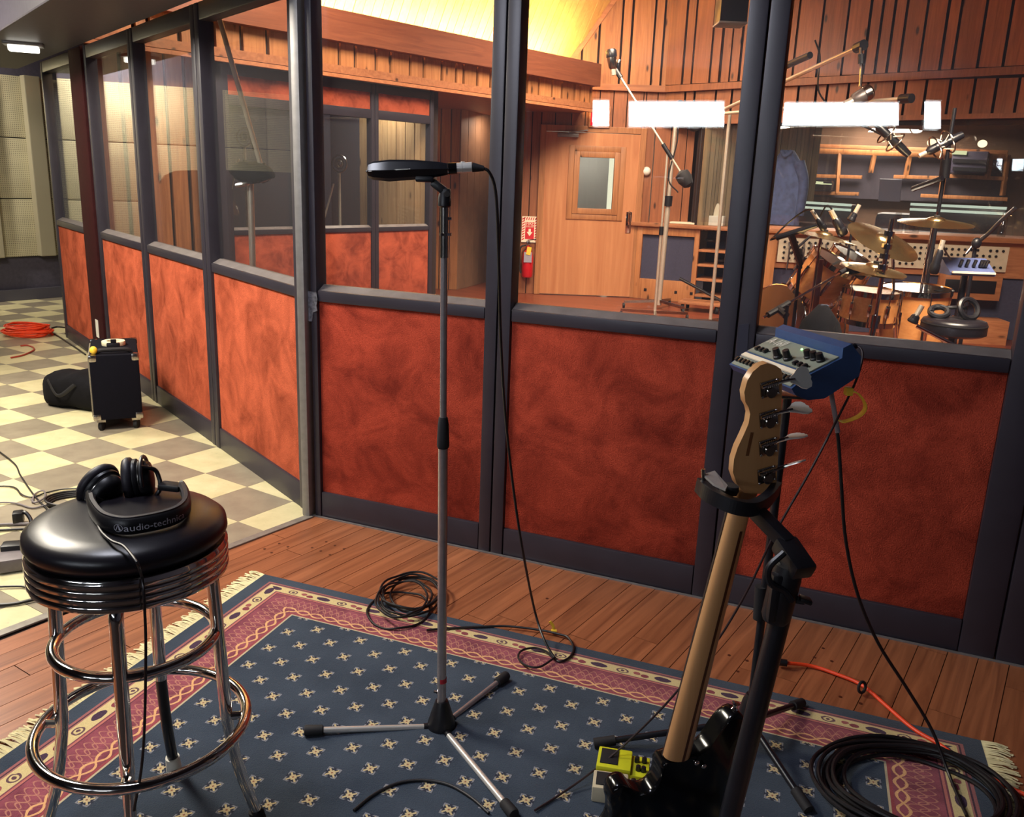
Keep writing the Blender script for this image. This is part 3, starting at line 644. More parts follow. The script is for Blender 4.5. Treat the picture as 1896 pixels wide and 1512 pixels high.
for k, (px, py) in enumerate(((1316, 449), (1335, 486))):
    p = PL(px, py, k0-CN*.2, k0-CN*.2+CD); b = B(); b.torus(p+V((0,0,.03)), .06, .018, cr_, 16, 6); b.ell(p+V((.07, 0, .03)), .05, .05, .035)
    o = b.obj('rolled_cable', m_cable, None, p); lab(o, ['black gear bundled on the top shelf under the counter', 'black plug poking over the second shelf under the counter'][k], 'cable')
b = B(); p = G(1300, 560, .1); b.box(p, (.5, .35, .03), cr_, .005); t = thing('wooden_dolly', 'low wooden dolly on casters in front of the counter shelves', 'dolly', (p.x, p.y, 0)); b.obj('deck', m_pine_x, t)
for sx_ in (-1, 1):
    for sy_ in (-1, 1): c = p+CD*.2*sx_+CN*.13*sy_; B().cyl((c.x-.015, c.y, .043), (c.x+.015, c.y, .043), .043, seg=14).obj('caster', m_rubber, t)
a, e = AY(1258, 515, p.y), AY(1352, 566, p.y-.1); o = B().cyl(a, e, .018, seg=12).obj('leaning_tube', m_blackm, None, e); lab(o, 'black tube leaning across the dolly below the counter shelves', 'tube')
# dark jamb post left of the control room window and slatted wall behind
a = AY(1301, 330, 11.25); b = B().box((a.x, 11.3, 1.7), (.15, .2, 1.5), None, .01); o = b.obj('speaker_column', pm('dark_column', (46, 40, 44), .6), None, (a.x, 11.3, .96)); lab(o, 'tall dark column standing on the counter left of the control window', 'column')
KB = lambda s, o, z: K0+KD*s-KN*o+V((0, 0, z))            # inside the control room
ka = R(-33); kr = rotm(0, 0, ka)
def sK(px, o=0., py=330): p = PL(px, py, K0-KN*o, K0-KN*o+KD); return (V((p.x, p.y, 0))-K0).dot(KD)
def KP(px, py, o): return PL(px, py, K0-KN*o, K0-KN*o+KD)
m_slat = wood('grey_slat', (128, 110, 86), (168, 146, 112), knots=False)
w_ = plank_wall('wall_slats', KB(.55, .0, 0), KB(1.6, 1.3, 0), .9, 2.5, [.07, .09, .05], m_slat, gap=.012, vary=.025)
# ---------------- control room
D3 = 3.4
m_cr = pm('control_room_wall', (112, 84, 66), .7, var=.12, vs=4); m_crd = pm('control_room_dark', (58, 52, 64), .7, var=.15)
struct(B().box(KB(2.6, D3+.25, 1.4), (9, .06, 3.0), kr), 'wall_control.002', m_cr, None)
struct(B().box(KB(2.6, 2.05, 2.75), (9, 3.7, .06), kr), 'ceiling.005', m_cr, None)
struct(B().box(KB(2.6, 2.05, -.02), (9, 3.7, .04), kr), 'floor.003', m_crd, None)
struct(B().box(KB(6.6, 1.8, 1.35), (.06, 3.8, 2.8), kr), 'wall_control.003', m_cr, None)
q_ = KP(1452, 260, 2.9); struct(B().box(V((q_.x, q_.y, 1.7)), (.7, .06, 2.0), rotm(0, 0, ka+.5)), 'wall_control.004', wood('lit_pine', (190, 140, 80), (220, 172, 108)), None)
def gridbar(b, x0, y0, x1, y1, o, wd=.05): b.beam(KP(x0, y0, o), KP(x1, y1, o), .05, wd, bev=.004)
p = KB(2.6, D3, 0); t = thing('rack_wall', 'pine framed rack wall of dark bays at the back of the control room', 'rack', p)
b = B()
gridbar(b, 1466, 278, 1866, 291, D3, .075); b.obj('top_rail', m_pine, t)
for x0, y0, x1, y1 in ((1466, 324, 1596, 328), (1466, 356, 1590, 359), (1655, 327, 1740, 329), (1745, 325, 1866, 331), (1705, 362, 1866, 369)): q = B(); gridbar(q, x0, y0, x1, y1, D3, .05); q.obj('shelf_rail', m_pine, t)
for x0, y0, x1, y1 in ((1493, 282, 1487, 357), (1554, 284, 1549, 358), (1619, 286, 1612, 320), (1684, 290, 1676, 330), (1752, 292, 1742, 362), (1834, 290, 1828, 330), (1866, 288, 1856, 362)): q = B(); q.beam(KP(x0, y0, D3), KP(x1, y1, D3), .07, .05, (1, 0, 0), .004); q.obj('upright', m_pine, t)
a, e = KP(1462, 278, D3+.1), KP(1872, 372, D3+.1); B().box((KP(1466, 320, D3+.12)+KP(1866, 335, D3+.12))/2, ((KP(1866, 330, D3)-KP(1466, 330, D3)).length, .06, .66), kr).obj('dark_bay', m_crd, t, smooth=None)
b = B(); gridbar(b, 1462, 268, 1866, 282, D3-.15, .05); o = b.obj('ledge', m_pine_x, None, KP(1600, 272, D3)); lab(o, 'pale pine ledge above the rack wall in the control room', 'shelf')
for px, py, nm in ((1725, 264, 'left'), (1819, 266, 'right')):
    p = KP(px, py, D3-.2); o = B().ell(p, .06, .06, .05).obj('dome_lamp', emit('dome_glow', (255, 222, 170), 2.0), None, p); lab(o, f'small glowing dome lamp, {nm} one of two on the control room ledge', 'lamp', None)
for k, (x0, y0, x1, y1, lb) in enumerate(((1493, 336, 1544, 350, 'black rack unit with a lit display in the left bay of the rack wall'), (1760, 281, 1832, 320, 'grey outboard unit with a white top strip in the right rack bay'))):
    p, q = KP(x0, y1, D3-.1), KP(x1, y0, D3-.1); t = thing('rack_unit', lb, 'equipment', (p+q)/2); b = B().box((p+q)/2, ((q-p).xy.length, .2, q.z-p.z), kr, .006); b.obj('chassis', pm('rack_face', (70, 66, 84), .35) if k else m_blackm, t)
    b = B()
    if k == 0: b.beam(KP(1496, 339, D3-.22), KP(1540, 341, D3-.22), .01, .016); b.beam(KP(1511, 338, D3-.23), KP(1524, 339, D3-.23), .01, .04)
    else: b.beam(KP(1763, 282, D3-.22), KP(1790, 283, D3-.22), .02, .05)
    b.obj('display', emit('rack_display', (230, 226, 170), 1.0), t)
    if k:
        b = B()
        for yy in (297, 312): b.beam(KP(1764, yy, D3-.22), KP(1826, yy+3, D3-.22), .02, .05)
        b.obj('module', m_black, t)
# console with two lit meter bridges
for x0, x1, y0, y1, nm in ((1484, 1582, 376, 382, 'short'), (1690, 1866, 380, 388, 'long')):
    a, e = KP(x0, y0, 1.2), KP(x1, y1, 1.2); t = thing('meter_bridge', f'{nm} pair of lit white strips on the console behind the control window', 'equipment', V((a.x, a.y, .75)))
    B().beam(a+V((0,0,-.13)), e+V((0,0,-.13)), .3, .3, bev=.02).obj('housing', m_blackm, t)
    for dz in (.015, -.045): q = B(); q.beam(a+KN*.16+V((0,0,dz)), e+KN*.16+V((0,0,dz)), .012, .03); q.obj('light_strip', emit('strip_glow', (225, 232, 205), .75), t)
b = B().box(KB(3.6, 1.35, .5), (3.4, .8, 1.0), kr, .03); b.box(KB(2.9, 1.85, 1.0), (1.2, .3, .4), kr, .08); o = b.obj('mixing_console', pm('console_navy', (44, 44, 62), .5, var=.2), None, KB(3.6, 1.35, 0)); lab(o, 'dark navy mixing console behind the control room window', 'equipment')
p = KP(1648, 352, 1.5); o = B().box(p, (.26, .02, .28), kr @ rotm(.3, 0, 0), .003).obj('paper_sheet', pm('dim_paper', (150, 150, 172), .7), None, p); lab(o, 'pale sheet of paper standing on the console', 'paper')
# blue denim jacket hanging
a, e = KP(1470, 275, .5), KP(1436, 412, .5); mid = KP(1452, 340, .5); hh = a.z-e.z
b = B(); secs = []
for k in range(15):
    f = k/14; z = a.z-.02-f*hh; wd = .07+.16*min(1, f*4)+.05*f; 
    secs.append([mid+KD*(math.cos(q*2*math.pi/20)*wd*(1+.06*math.sin(5*f+q))-.03*f)-KN*(math.sin(q*2*math.pi/20)*.07*(1+.35*math.sin(q*2.5)))+V((0,0,z-mid.z)) for q in range(20)])
t = thing('denim_jacket', 'blue denim jacket hanging at the left of the control window', 'jacket', (mid.x, mid.y, e.z))
b.loft(secs).obj('body', pm('denim', (78, 92, 136), .85, var=.3, vs=14, bmp=.2), t, smooth=60)
for sgn in (-1, 1): B().tube([mid+KD*(.16*sgn)+KN*.03+V((0,0,a.z-mid.z-.16)), mid+KD*(.25*sgn)+KN*.05+V((0,0,a.z-mid.z-.4)), mid+KD*(.24*sgn)+KN*.04+V((0,0,a.z-mid.z-.78))], lambda q: .07-.02*q, 12).obj('sleeve', pm('denim_sleeve', (68, 80, 122), .85, var=.3, vs=14), t, smooth=60)
B().tube([mid+KD*-.06+KN*.05+V((0,0,a.z-mid.z-.03)), mid+KN*.09+V((0,0,a.z-mid.z-.09)), mid+KD*.06+KN*.05+V((0,0,a.z-mid.z-.03))], .025, 8).obj('collar', bpy.data.materials['denim'], t)
# window pane of the control room
z0_, z1_ = 1.02, 2.15
B().box(KB(3.2, .02, (z0_+z1_)/2+.04), (5.2, .012, z1_-z0_+.1), kr).obj('window_1', m_glass, None, KB(3.2, .02, z0_), None, kind='structure')
# ---------------- patch bay desk under the window
DY = 9.3
qL, qR = AY(1424, 430, DY), AY(1866, 446, DY-.25); qL.z = qR.z = 0; DD = (qR-qL).normalized(); DN = V((DD.y, -DD.x, 0)); da = math.atan2(DD.y, DD.x); drm = rotm(0, 0, da); DL = (qR-qL).length+.5
def DP(px, py, o=0.): return PL(px, py, qL+DN*o, qL+DN*o+DD)
def dbox(b, x0, y0, x1, y1, o, th, bev=.004):
    p, q = DP(x0, y1, o), DP(x1, y0, o); return b.box((p+q)/2-DN*th/2, ((q-p).xy.length, th, abs(q.z-p.z)), drm, bev)
t = thing('patchbay_desk', 'pine desk with a white patch bay panel under the control window', 'desk', qL+DD*DL/2)
b = B(); ztop = DP(1600, 434).z; b.box(qL+DD*(DL/2-.1)-DN*.3+V((0,0,ztop)), (DL+.1, .7, .05), drm, .006); b.obj('worktop', m_pine_x, t)
b = B(); zb_ = DP(1640, 500).z; b.box(qL+DD*(DL/2)-DN*.06+V((0,0,(ztop+zb_)/2-.03)), (DL, .04, ztop-zb_), drm); b.obj('apron', m_pine_x, t)
b = B(); b.box(qL+DD*.04-DN*.03+V((0,0,ztop/2)), (.1, .08, ztop), drm, .004); b.obj('leg', m_pine, t)
b = B(); b.box(qL+DD*(DL/2)-DN*.09+V((0,0,zb_/2)), (DL, .03, zb_), drm); b.obj('fabric_panel', m_blue, t)
m_pb = pm('patch_white', (206, 192, 168), .5, var=.06)
pa, pb_ = DP(1443, 442, .0), DP(1862, 505, .0); zc_ = (DP(1640, 448).z+DP(1640, 494).z)/2; hp_ = DP(1640, 448).z-DP(1640, 494).z
b = B(); b.box((pa+pb_)/2*1.0-V((0,0,(pa.z+pb_.z)/2-zc_))-DN*.02, ((pb_-pa).xy.length, .03, hp_), drm, .003); b.obj('patch_panel', m_pb, t)
jk = B(); Lp = (pb_-pa).xy.length
for r_ in range(4):
    s = .06
    while s < Lp-.05:
        if random.random() < .86: jk.cyl(V((pa.x, pa.y, 0))+DD*s+DN*.0+V((0,0,zc_+hp_*(.34-.22*r_))), V((pa.x, pa.y, 0))+DD*s+DN*.012+V((0,0,zc_+hp_*(.34-.22*r_))), .014, seg=6)
        s += .062
jk.obj('jacks', m_black, t, kind='stuff')
cb = B()
for k in range(10):
    s = .1+k*.075; p = V((pa.x, pa.y, 0))+DD*s+DN*.02
    cb.tube([p+V((0,0,zc_+hp_*.32)), p+DN*.05+V((0,0,zc_+.02)), p+DN*.03+DD*random.uniform(-.03, .03)+V((0,0,zc_-hp_*.5)), p+DN*.02+V((0,0,zc_-hp_*.78))], .009, 6)
cb.obj('patch_cords', pm('patch_cord', (60, 50, 50), .6), t, kind='stuff')
b = B(); dbox(b, 1744, 512, 1858, 552, .14, .2); b.obj('drawer_box', m_pine_x, t); b = B(); dbox(b, 1748, 521, 1846, 540, .15, .02); b.obj('vent_slot', m_black, t)
b = B(); dbox(b, 1775, 596, 1870, 640, .3, .3); o = b.obj('low_plinth', m_pine_x, None, DP(1820, 640, .3)); lab(o, 'low pine plinth at the right behind the drum stool', 'plinth')
for px, py, hh_, rr in ((1660, 425, .2, .06), (1688, 428, .13, .07), (1853, 438, .26, .04)):
    p = DP(px, py, -.3); p.z = ztop+.025; o = B().lathe([(rr, 0), (rr, hh_*.7), (rr*.5, hh_*.85), (rr*.5, hh_)], p).obj('bottle', glass('bottle_glass', .12, (.85, .85, .85)), None, p)
    lab(o, {1660: 'pale bottle on the desk behind the left crash cymbal edge', 1688: 'short clear bottle on the desk behind the crash cymbal', 1853: 'clear bottle at the right end of the desk'}[px], 'bottle')
# ---------------- boom stands
def cast_base(t, hub, r, n, a0, h=.06):
    for k in range(n):
        d = V((math.cos(a0+k*2*math.pi/n), math.sin(a0+k*2*math.pi/n), 0)); b = B(); b.beam(hub+V((0,0,.1)), hub+d*r+V((0,0,.075)), .03, .03); o = b.obj('leg', m_steel, t)
        B().cyl(hub+d*r+V((-.012, 0, .032)), hub+d*r+V((.012, 0, .032)), .032, seg=14).obj('caster', m_rubber, o)
def boom_stand(label, base, top, ba, bb, cw, rp=.022, rb=.012, legs=True, cwr=.06, n=3, a0=.3):
    t = thing('boom_stand', label, 'microphone stand', base)
    if legs: cast_base(t, base, .42, n, a0)
    d = top-base; b = B(); b.cyl(base+V((0,0,.05)), base+d*.55, rp, seg=14); b.obj('lower_pole', m_satin, t)
    B().cyl(base+d*.54, top, rp*.72, seg=14).obj('upper_pole', m_satin, t)
    B().cyl(base+d*.52, base+d*.57, rp*1.5, seg=14).obj('clutch', m_black, t)
    B().cyl(ba, bb, rb, seg=12).obj('boom_arm', m_satin, t)
    u = (bb-ba).normalized(); B().cyl(top-u*.09, top+u*.09, rp*1.4, seg=12).obj('boom_clamp', m_black, t)
    if cw: B().lathe([(.02, 0), (cwr, .03), (cwr*1.05, .1), (cwr*.7, .17), (.015, .19)], ba+u*.02, frame_from(-u)).obj('counterweight', m_rubber, t)
    B().cyl(bb-u*.08, bb+u*.02, rb*2.2, seg=10).obj('end_clamp', m_black, t); return t
base = G(1219, 572); boom_stand('tall chrome studio boom stand on casters in front of the door wall', base, AY(1254, 195, base.y), AY(1290, 226, base.y-.2), AY(1597, 84, 7.2), True, .03, .018, True, .085, 3, -1.0)
base2 = V((1.62, 10.15, 0)); tp = AY(1261, 320, 9.4)*.79+AY(1142, 132, 9.7)*.21; base2 = V((tp.x, tp.y, 0))
boom_stand('thinner boom stand whose arm rises left to a silver microphone', base2, tp, AY(1261, 320, 9.4), AY(1142, 132, 9.7), True, .016, .012, True, .075, 3, .4)
ms = 'condenser microphone'
def mic(label, p, q, r, mat, rg=.0, group=None, conn=True, grille=None):   # p = head, q = tail
    t = thing('microphone', label, 'microphone', q, group); p, q = V(p), V(q); u = (p-q); L = u.length; u.normalize(); m = frame_from(u)
    B().lathe([(r*.55, 0), (r*.8, L*.12), (r*.9, L*.5), (r*.9, L*.58)], q, m, 18).obj('body', mat, t)
    B().lathe([(r, L*.58), (r*1.03, L*.62), (r*1.03, L*.88), (r*.8, L*.97), (r*.3, L)], q, m, 18).obj('grille', grille or m_steel, t)
    if conn: B().cyl(q-u*.06, q, r*.5, r*.52, 12).obj('connector', m_satin, t)
    return t
mic('silver and black microphone at the upper end of the left boom arm', AY(1131, 90, 9.68), AY(1135, 128, 9.68), .055, m_steel, grille=m_blackm)
mic('small silver clip mount beside the left boom microphone', AY(1147, 110, 9.7), AY(1144, 128, 9.7), .022, m_blackm, conn=False)
mic('grey side address microphone hanging tilted near the top of the right window', AY(1615, 167, 7.1), AY(1578, 187, 7.1), .06, pm('mic_grey', (120, 112, 112), .4, .6))
t = thing('mic_drop_rod', 'vertical rod hanging from the end of the long boom arm', 'rod', AY(1594, 92, 7.15)); B().tube([AY(1594, 88, 7.15), AY(1594, 110, 7.15), AY(1595, 128, 7.15), AY(1593, 160, 7.12)], .013).obj('rod', m_steel, t); B().cyl(AY(1594, 100, 7.15), AY(1594, 118, 7.15), .022, seg=10).obj('grip', m_black, t)
base3 = V((2.9, 9.6, 0)); ta = AY(1352, 206, 9.0); bo = B()
t = thing('boom_stand', 'long low boom arm crossing behind the right window stile', 'microphone stand', (ta.x, ta.y, 0)); B().cyl((ta.x, ta.y, .02), ta, .018, seg=12).obj('pole', m_satin, t); B().cyl(AY(1318, 212, 9.2), AY(1682, 182, 6.8), .016, seg=12).obj('boom_arm', m_satin, t)
B().cyl(AY(1668, 183, 6.85), AY(1688, 182, 6.75), .034, seg=12).obj('end_clamp', m_black, t); cast_base(t, V((ta.x, ta.y, 0)), .4, 3, .9)
B().cyl(AY(1453, 123, 8.6), AY(1500, 102, 8.2), .03, seg=12).obj('boom_sleeve', m_black, bpy.data.objects['boom_stand'])
def shock(label, px, py, Y, ang, L=.17, r=.03):
    c = AY(px, py, Y); u = V((math.cos(ang), 0, math.sin(ang))); t = thing('shock_mounted_microphone', label, 'microphone', c); m = frame_from(u)
    B().lathe([(r*.4, -L), (r, -L*.8), (r, L*.6), (r*.8, L)], c, m, 16).obj('body', m_blackm, t); B().torus(c+u*.03, r*2.6, .006, m, 24, 6).obj('ring', m_steel, t); B().torus(c-u*.06, r*2.6, .006, m, 24, 6).obj('ring', m_steel, t)
    b = B()
    for k in range(8):
        a = k*math.pi/4; b.cyl(c+u*(.03 if k % 2 else -.06)+m @ V((r*2.6*math.cos(a), r*2.6*math.sin(a), 0)), c+u*-.015+m @ V((r*math.cos(a+.5), r*math.sin(a+.5), 0)), .0035, seg=5)
    b.obj('elastic', m_wp, t); B().cyl(c-u*(L+.05), c-u*L, .016, seg=10).obj('connector', m_satin, t); return c
shock('shock mounted microphone below the long ceiling lamp reflection', 1652, 258, 6.6, -.65); shock('shock mounted microphone left of the small lamp reflection', 1748, 266, 6.2, .5, .13)
t = thing('overhead_stand', 'tall dark overhead stand rising behind the crash cymbal', 'microphone stand', G(1728, 560)); bs = V((AY(1735, 400, 6.5).x, 6.5, 0)); 
B().cyl((bs.x, 6.5, .02), AY(1768, 200, 6.5), .014, seg=12).obj('pole', m_blackm, t); B().cyl(AY(1752, 295, 6.45), AY(1748, 330, 6.45), .035, seg=12).obj('clutch', m_black, t); B().cyl(AY(1745, 330, 6.4), AY(1690, 350, 6.6), .02, seg=10).obj('arm', m_blackm, t); B().cyl(AY(1760, 255, 6.48), AY(1746, 267, 6.2), .012, seg=10).obj('side_arm', m_blackm, t)
for px0, py0, px1, py1, Y, lb in ((1509, 74, 1515, 165, 8.3, 'short cable with a white connector dangling from the long boom sleeve'), (1255, 225, 1238, 330, 10.2, 'black cable running down the thick boom pole')):
    a, e = AY(px0, py0, Y), AY(px1, py1, Y); o = B().tube([a, a*.6+e*.4+V((.03, 0, .02)), e, e+V((.12, 0, -.15))], .008, 6).obj('mic_cable', m_cable, None, a); lab(o, lb, 'cable')
o = B().tube([AY(1570, 225, 6.9), AY(1600, 234, 6.8), AY(1634, 250, 6.7)], .008, 6).obj('mic_cable', m_cable, None, AY(1570, 225, 6.9)); lab(o, 'thin black cable leading to the shock mounted microphone', 'cable')
# boom stand seen through the orange run
b0 = AY(462, 400, 5.5); b0.z = 0; tp = AY(463, 322, 5.5); bt = AY(405, 30, 5.3); 
t = thing('boom_stand', 'tall steel boom stand seen through the glass left of the grey corner post', 'microphone stand', b0)
B().cyl(b0+V((0,0,.03)), tp, .02, seg=14).obj('pole', m_satin, t); e_ = AY(484, 310, 5.5); B().cyl(e_, e_+(bt-e_)*1.25, .015, seg=12).obj('boom_arm', m_satin, t); B().cyl(AY(462, 235, 5.46), AY(473, 277, 5.48), .018, seg=12).obj('boom_sleeve', m_steel, t)
B().cyl(AY(480, 305, 5.5), AY(492, 335, 5.5), .04, seg=12).obj('clamp', m_black, t); B().tube([AY(438, 343, 5.46), AY(455, 340, 5.44), AY(468, 333, 5.46)], .014).obj('clamp_lever', m_steel, t); cast_base(t, b0, .4, 3, .2)
b = B(); secs = []
for f in range(9):
    y_ = 300+f*4.6; w0 = [6, 24, 36, 42, 44, 44, 40, 28, 10][f]; cx_ = 462+f*1.2; c = AY(cx_, y_, 5.52); hw = w0/1615*5.0
    secs.append([c+V((math.cos(k*math.pi/8)*hw, math.sin(k*math.pi/8)*.13, .012*math.sin(k*1.7+f)))for k in range(16)])
o = b.loft(secs).obj('black_cover', m_cloth, None, AY(462, 340, 5.52), 60); lab(o, 'black cloth cover draped over the boom stand clamp', 'cover')
# pop filters inside the booth
for px, py, Y, lb in ((628, 303, 9.3, 'microphone stand with a round pop filter behind the middle booth window'), (452, 254, 8.8, 'faint round pop filter stand behind the left booth window')):
    c = AY(px, py, Y); t = thing('pop_filter_stand', lb, 'microphone stand', (c.x, c.y, 0)); B().cyl((c.x, c.y, .02), c+V((0, 0, -.09)), .014, seg=12).obj('pole', m_satin, t); m = frame_from((-.3, -1, 0))
    B().torus(c, .085, .01, m, 28, 6).obj('ring', m_steel, t); B().torus(c, .05, .006, m, 24, 6).obj('ring', m_steel, t); B().ell(c, .04, .04, .02, m).obj('screen', m_steel, t); B().cyl(c+V((-.25, 0, -.85)), c+V((-.06, 0, -.2)), .01, seg=10).obj('arm', m_satin, t)
    for k in range(3): B().cyl((c.x, c.y, .2), (c.x+.3*math.cos(k*2.1), c.y+.3*math.sin(k*2.1), .02), .01, seg=8).obj('leg', m_steel, t)
c = PL(770, 232, BA-BN*1.2, BB-BN*1.2); o = B().lathe([(.02, .06), (.13, 0), (.12, -.005), (.02, .05)], c).obj('wall_lamp', pm('lamp_shade', (220, 190, 150), .5), None, c); lab(o, 'small lamp shade glowing inside the pine lined booth', 'lamp')
area('booth_light', tuple(BA+BD*(cut[2]*.4+cut[3]*.6)-BN*.55+V((0,0,2.22))), tuple(BA+BD*(cut[3]-.1)-BN*1.3+V((0,0,1.0))), .4, .3, LP['booth'], CREAM)
# ================================================================ FOREGROUND
# ---------------- rug
RO = G(490, 1066); RX = (G(1815, 1374)-RO); LXR = RX.length; RX.normalize(); RY = (G(70, 1360)-RO).normalized(); LYR = 1.8; RT = .007
def RP(u, v, z=RT): q = RO+RX*u+RY*v; return V((q.x, q.y, z))
def rug_mat():
    m, nt, p = newmat('patterned_rug'); u_ = nd(nt, 'ShaderNodeUVMap'); s = nd(nt, 'ShaderNodeSeparateXYZ'); nt.links.new(u_.outputs[0], s.inputs[0])
    u, v = X(s.outputs[0]), X(s.outputs[1]); U = u.mn(LXR-u)*.82; Vv = v.mn(LYR-v); d = U.mn(Vv); side = U < Vv
    sw = side*v + (1-side)*u
    wob = X(noise(nt, pos(nt), 40, 2))-.5; wob2 = X(noise(nt, pos(nt), 9, 2))-.5
    nap = noise(nt, pos(nt), 330, 2); big = noise(nt, pos(nt), 4, 4)
    navy, navy2 = lin((42, 53, 68)), lin((60, 71, 86)); col = mix(nt, ramp(nt, big, [(.3, (0,0,0)), (.7, (1,1,1))]), navy, navy2)
    # field stars on a diamond lattice
    a = (u-.31)/.0805; b = (v-.314)/.053; P = (a+b)*.5; Q = (a-b)*.5; lp, lq = P-P.rnd(), Q-Q.rnd()
    x = ((lp+lq)*.0805+wob*.004).abs(); y = ((lp-lq)*.053+wob*.004).abs()
    star = ((x+y) < .011) + ((x-y).abs() < .0036)*((x+y) < .027)
    ring = ((x.mx(y)-.0168).abs() < .002)*((x-y).abs() < .0125)
    dark = (x.mx(y) < .0195)
    infield = d > .215
    c1 = mix(nt, infield*dark, col, lin((40, 44, 60))); c1 = mix(nt, infield*ring, c1, lin((128, 130, 138))); c1 = mix(nt, infield*star.mn(1.), c1, lin((192, 174, 134))); c1 = mix(nt, infield*((x+y) < .0035), c1, lin((140, 90, 70)))
    def band(c, lo, hi, k): return mix(nt, (d > lo)*(d < hi), c, lin(k))
    c1 = band(c1, .041, .048, (150, 92, 92)); c1 = band(c1, .048, .052, (70, 44, 58)); c1 = band(c1, .052, .056, (160, 104, 98)); c1 = band(c1, .056, .093, (204, 184, 132))
    # cream band: dark leaves, maroon buds, ring flowers
    def spot(off, per, rx, ry, dc): 
        t = ((sw+off+wob*.012)/per).fr()-.5; xx = t*(per/rx); yy = (d-dc+wob*.008)/ry; return (xx*xx+yy*yy) < 1
    cb = (d > .058)*(d < .091)
    c1 = mix(nt, cb*spot(0, .2, .026, .011, .074), c1, lin((66, 44, 66))); c1 = mix(nt, cb*spot(.055, .2, .013, .009, .078), c1, lin((128, 56, 66)))
    c1 = mix(nt, cb*spot(.08, .2, .011, .008, .072), c1, lin((150, 80, 80))); fl = spot(.125, .2, .019, .013, .075); fl2 = spot(.125, .2, .013, .009, .075)
    c1 = mix(nt, cb*fl*(1-fl2), c1, lin((96, 66, 74))); c1 = mix(nt, cb*spot(.125, .2, .006, .005, .075), c1, lin((90, 60, 70)))
    c1 = band(c1, .093, .097, (120, 62, 76)); c1 = band(c1, .097, .103, (182, 108, 98)); c1 = band(c1, .103, .106, (96, 46, 64))
    mar = mix(nt, ramp(nt, noise(nt, pos(nt), 14, 3), [(.35, (0,0,0)), (.65, (1,1,1))]), lin((116, 54, 68)), lin((148, 76, 88)))
    c1 = mix(nt, (d > .106)*(d < .209), c1, mar)
    # interlaced golden knots, strongest along the inner edge
    k_ = 2*math.pi/.105; dd = d+wob*.006
    def strand(c0, am, ph, w_, f=1): return ((dd-c0-(sw*(k_*f)+ph).sin()*am).abs() < w_)
    kn = strand(.186, .012, 0, .0032)+strand(.186, .012, math.pi, .0032)
    kf = strand(.158, .02, 1.2, .0026, 2)+strand(.158, .02, 1.2+math.pi, .0026, 2)+strand(.138, .018, .3, .002, 2)+strand(.138, .018, 3.44, .002, 2)
    inm = (d > .112)*(d < .203)
    c1 = mix(nt, inm*kf.mn(1.)*.62, c1, lin((196, 138, 112))); c1 = mix(nt, inm*kn.mn(1.)*.9, c1, lin((224, 172, 118)))
    c1 = band(c1, .203, .21, (148, 66, 72)); c1 = band(c1, .21, .215, (188, 172, 140))
    hs = nd(nt, 'ShaderNodeHueSaturation'); vv = X(nap)*.5+.76; nt.links.new(vv.k, hs.inputs['Value']); nt.links.new(c1, hs.inputs['Color'])
    nt.links.new(hs.outputs[0], p.inputs['Base Color']); p.inputs['Roughness'].default_value = .95; p.inputs['Specular IOR Level'].default_value = .12; p.inputs['Sheen Weight'].default_value = .15
    bump(nt, p, nap, .7, .003); return m
t = thing('area_rug', 'navy patterned rug with maroon and cream borders under the stool and stands', 'rug', (RP(LXR/2, LYR/2, 0)))
b = B(); b.prism([(0, 0), (LXR, 0), (LXR, LYR), (0, LYR)], 0, 1); uvs = [(p.x, p.y) for p in b.v]; b.v = [RP(p.x, p.y, RT*p.z) for p in b.v]
o = b.obj('pile', rug_mat(), t, smooth=None); ul = o.data.uv_layers.new(name='UVMap')
for lp in o.data.loops: ul.data[lp.index].uv = uvs[lp.vertex_index]
m_fr = pm('cream_fringe', (226, 214, 168), .8, var=.12, vs=60)
for side in (0, 1):
    b = B(); s = .0
    while s < LYR:
        u0 = 0 if side == 0 else LXR; dr_ = -1 if side == 0 else 1; L = random.uniform(.05, .075); j = random.uniform(-.012, .012); z = random.uniform(.002, .008)
        b.tube([RP(u0, s, .005), RP(u0+dr_*L*.55, s+j*.4, .004+z), RP(u0+dr_*L, s+j+random.uniform(-.006, .006), .003)], .0022, 4, res=2); s += .0042
    b.obj('fringe', m_fr, t, kind='stuff')
# ---------------- bar stool
SC = V((-.764, 1.63, 0)); SZ = .776; SR = .187
t = thing('bar_stool', 'chrome bar stool with a round black vinyl seat and ring footrests', 'stool', SC)
z = SZ
B().lathe([(.15, z-.06), (SR-.006, z-.052), (SR+.004, z-.035), (SR+.002, z-.018), (SR-.012, z-.006), (SR-.05, z+.002), (SR-.1, z+.006), (.0005, z+.007)], SC, seg=64).obj('seat', m_vinyl, t, smooth=80)
pr = [(.14, z-.056), (SR-.001, z-.056), (SR+.001, z-.059)]
for k in range(4):
    zz = z-.06-k*.0155; pr += [(SR+.001, zz), (SR+.003, zz-.003), (SR+.0035, zz-.0075), (SR+.003, zz-.012), (SR-.001, zz-.0145)]
pr += [(SR-.002, z-.122), (SR-.008, z-.125), (.13, z-.125)]
B().lathe(pr, SC, seg=72).obj('chrome_band', m_chrome, t, smooth=50)
za = [12, 100, 184, 283]
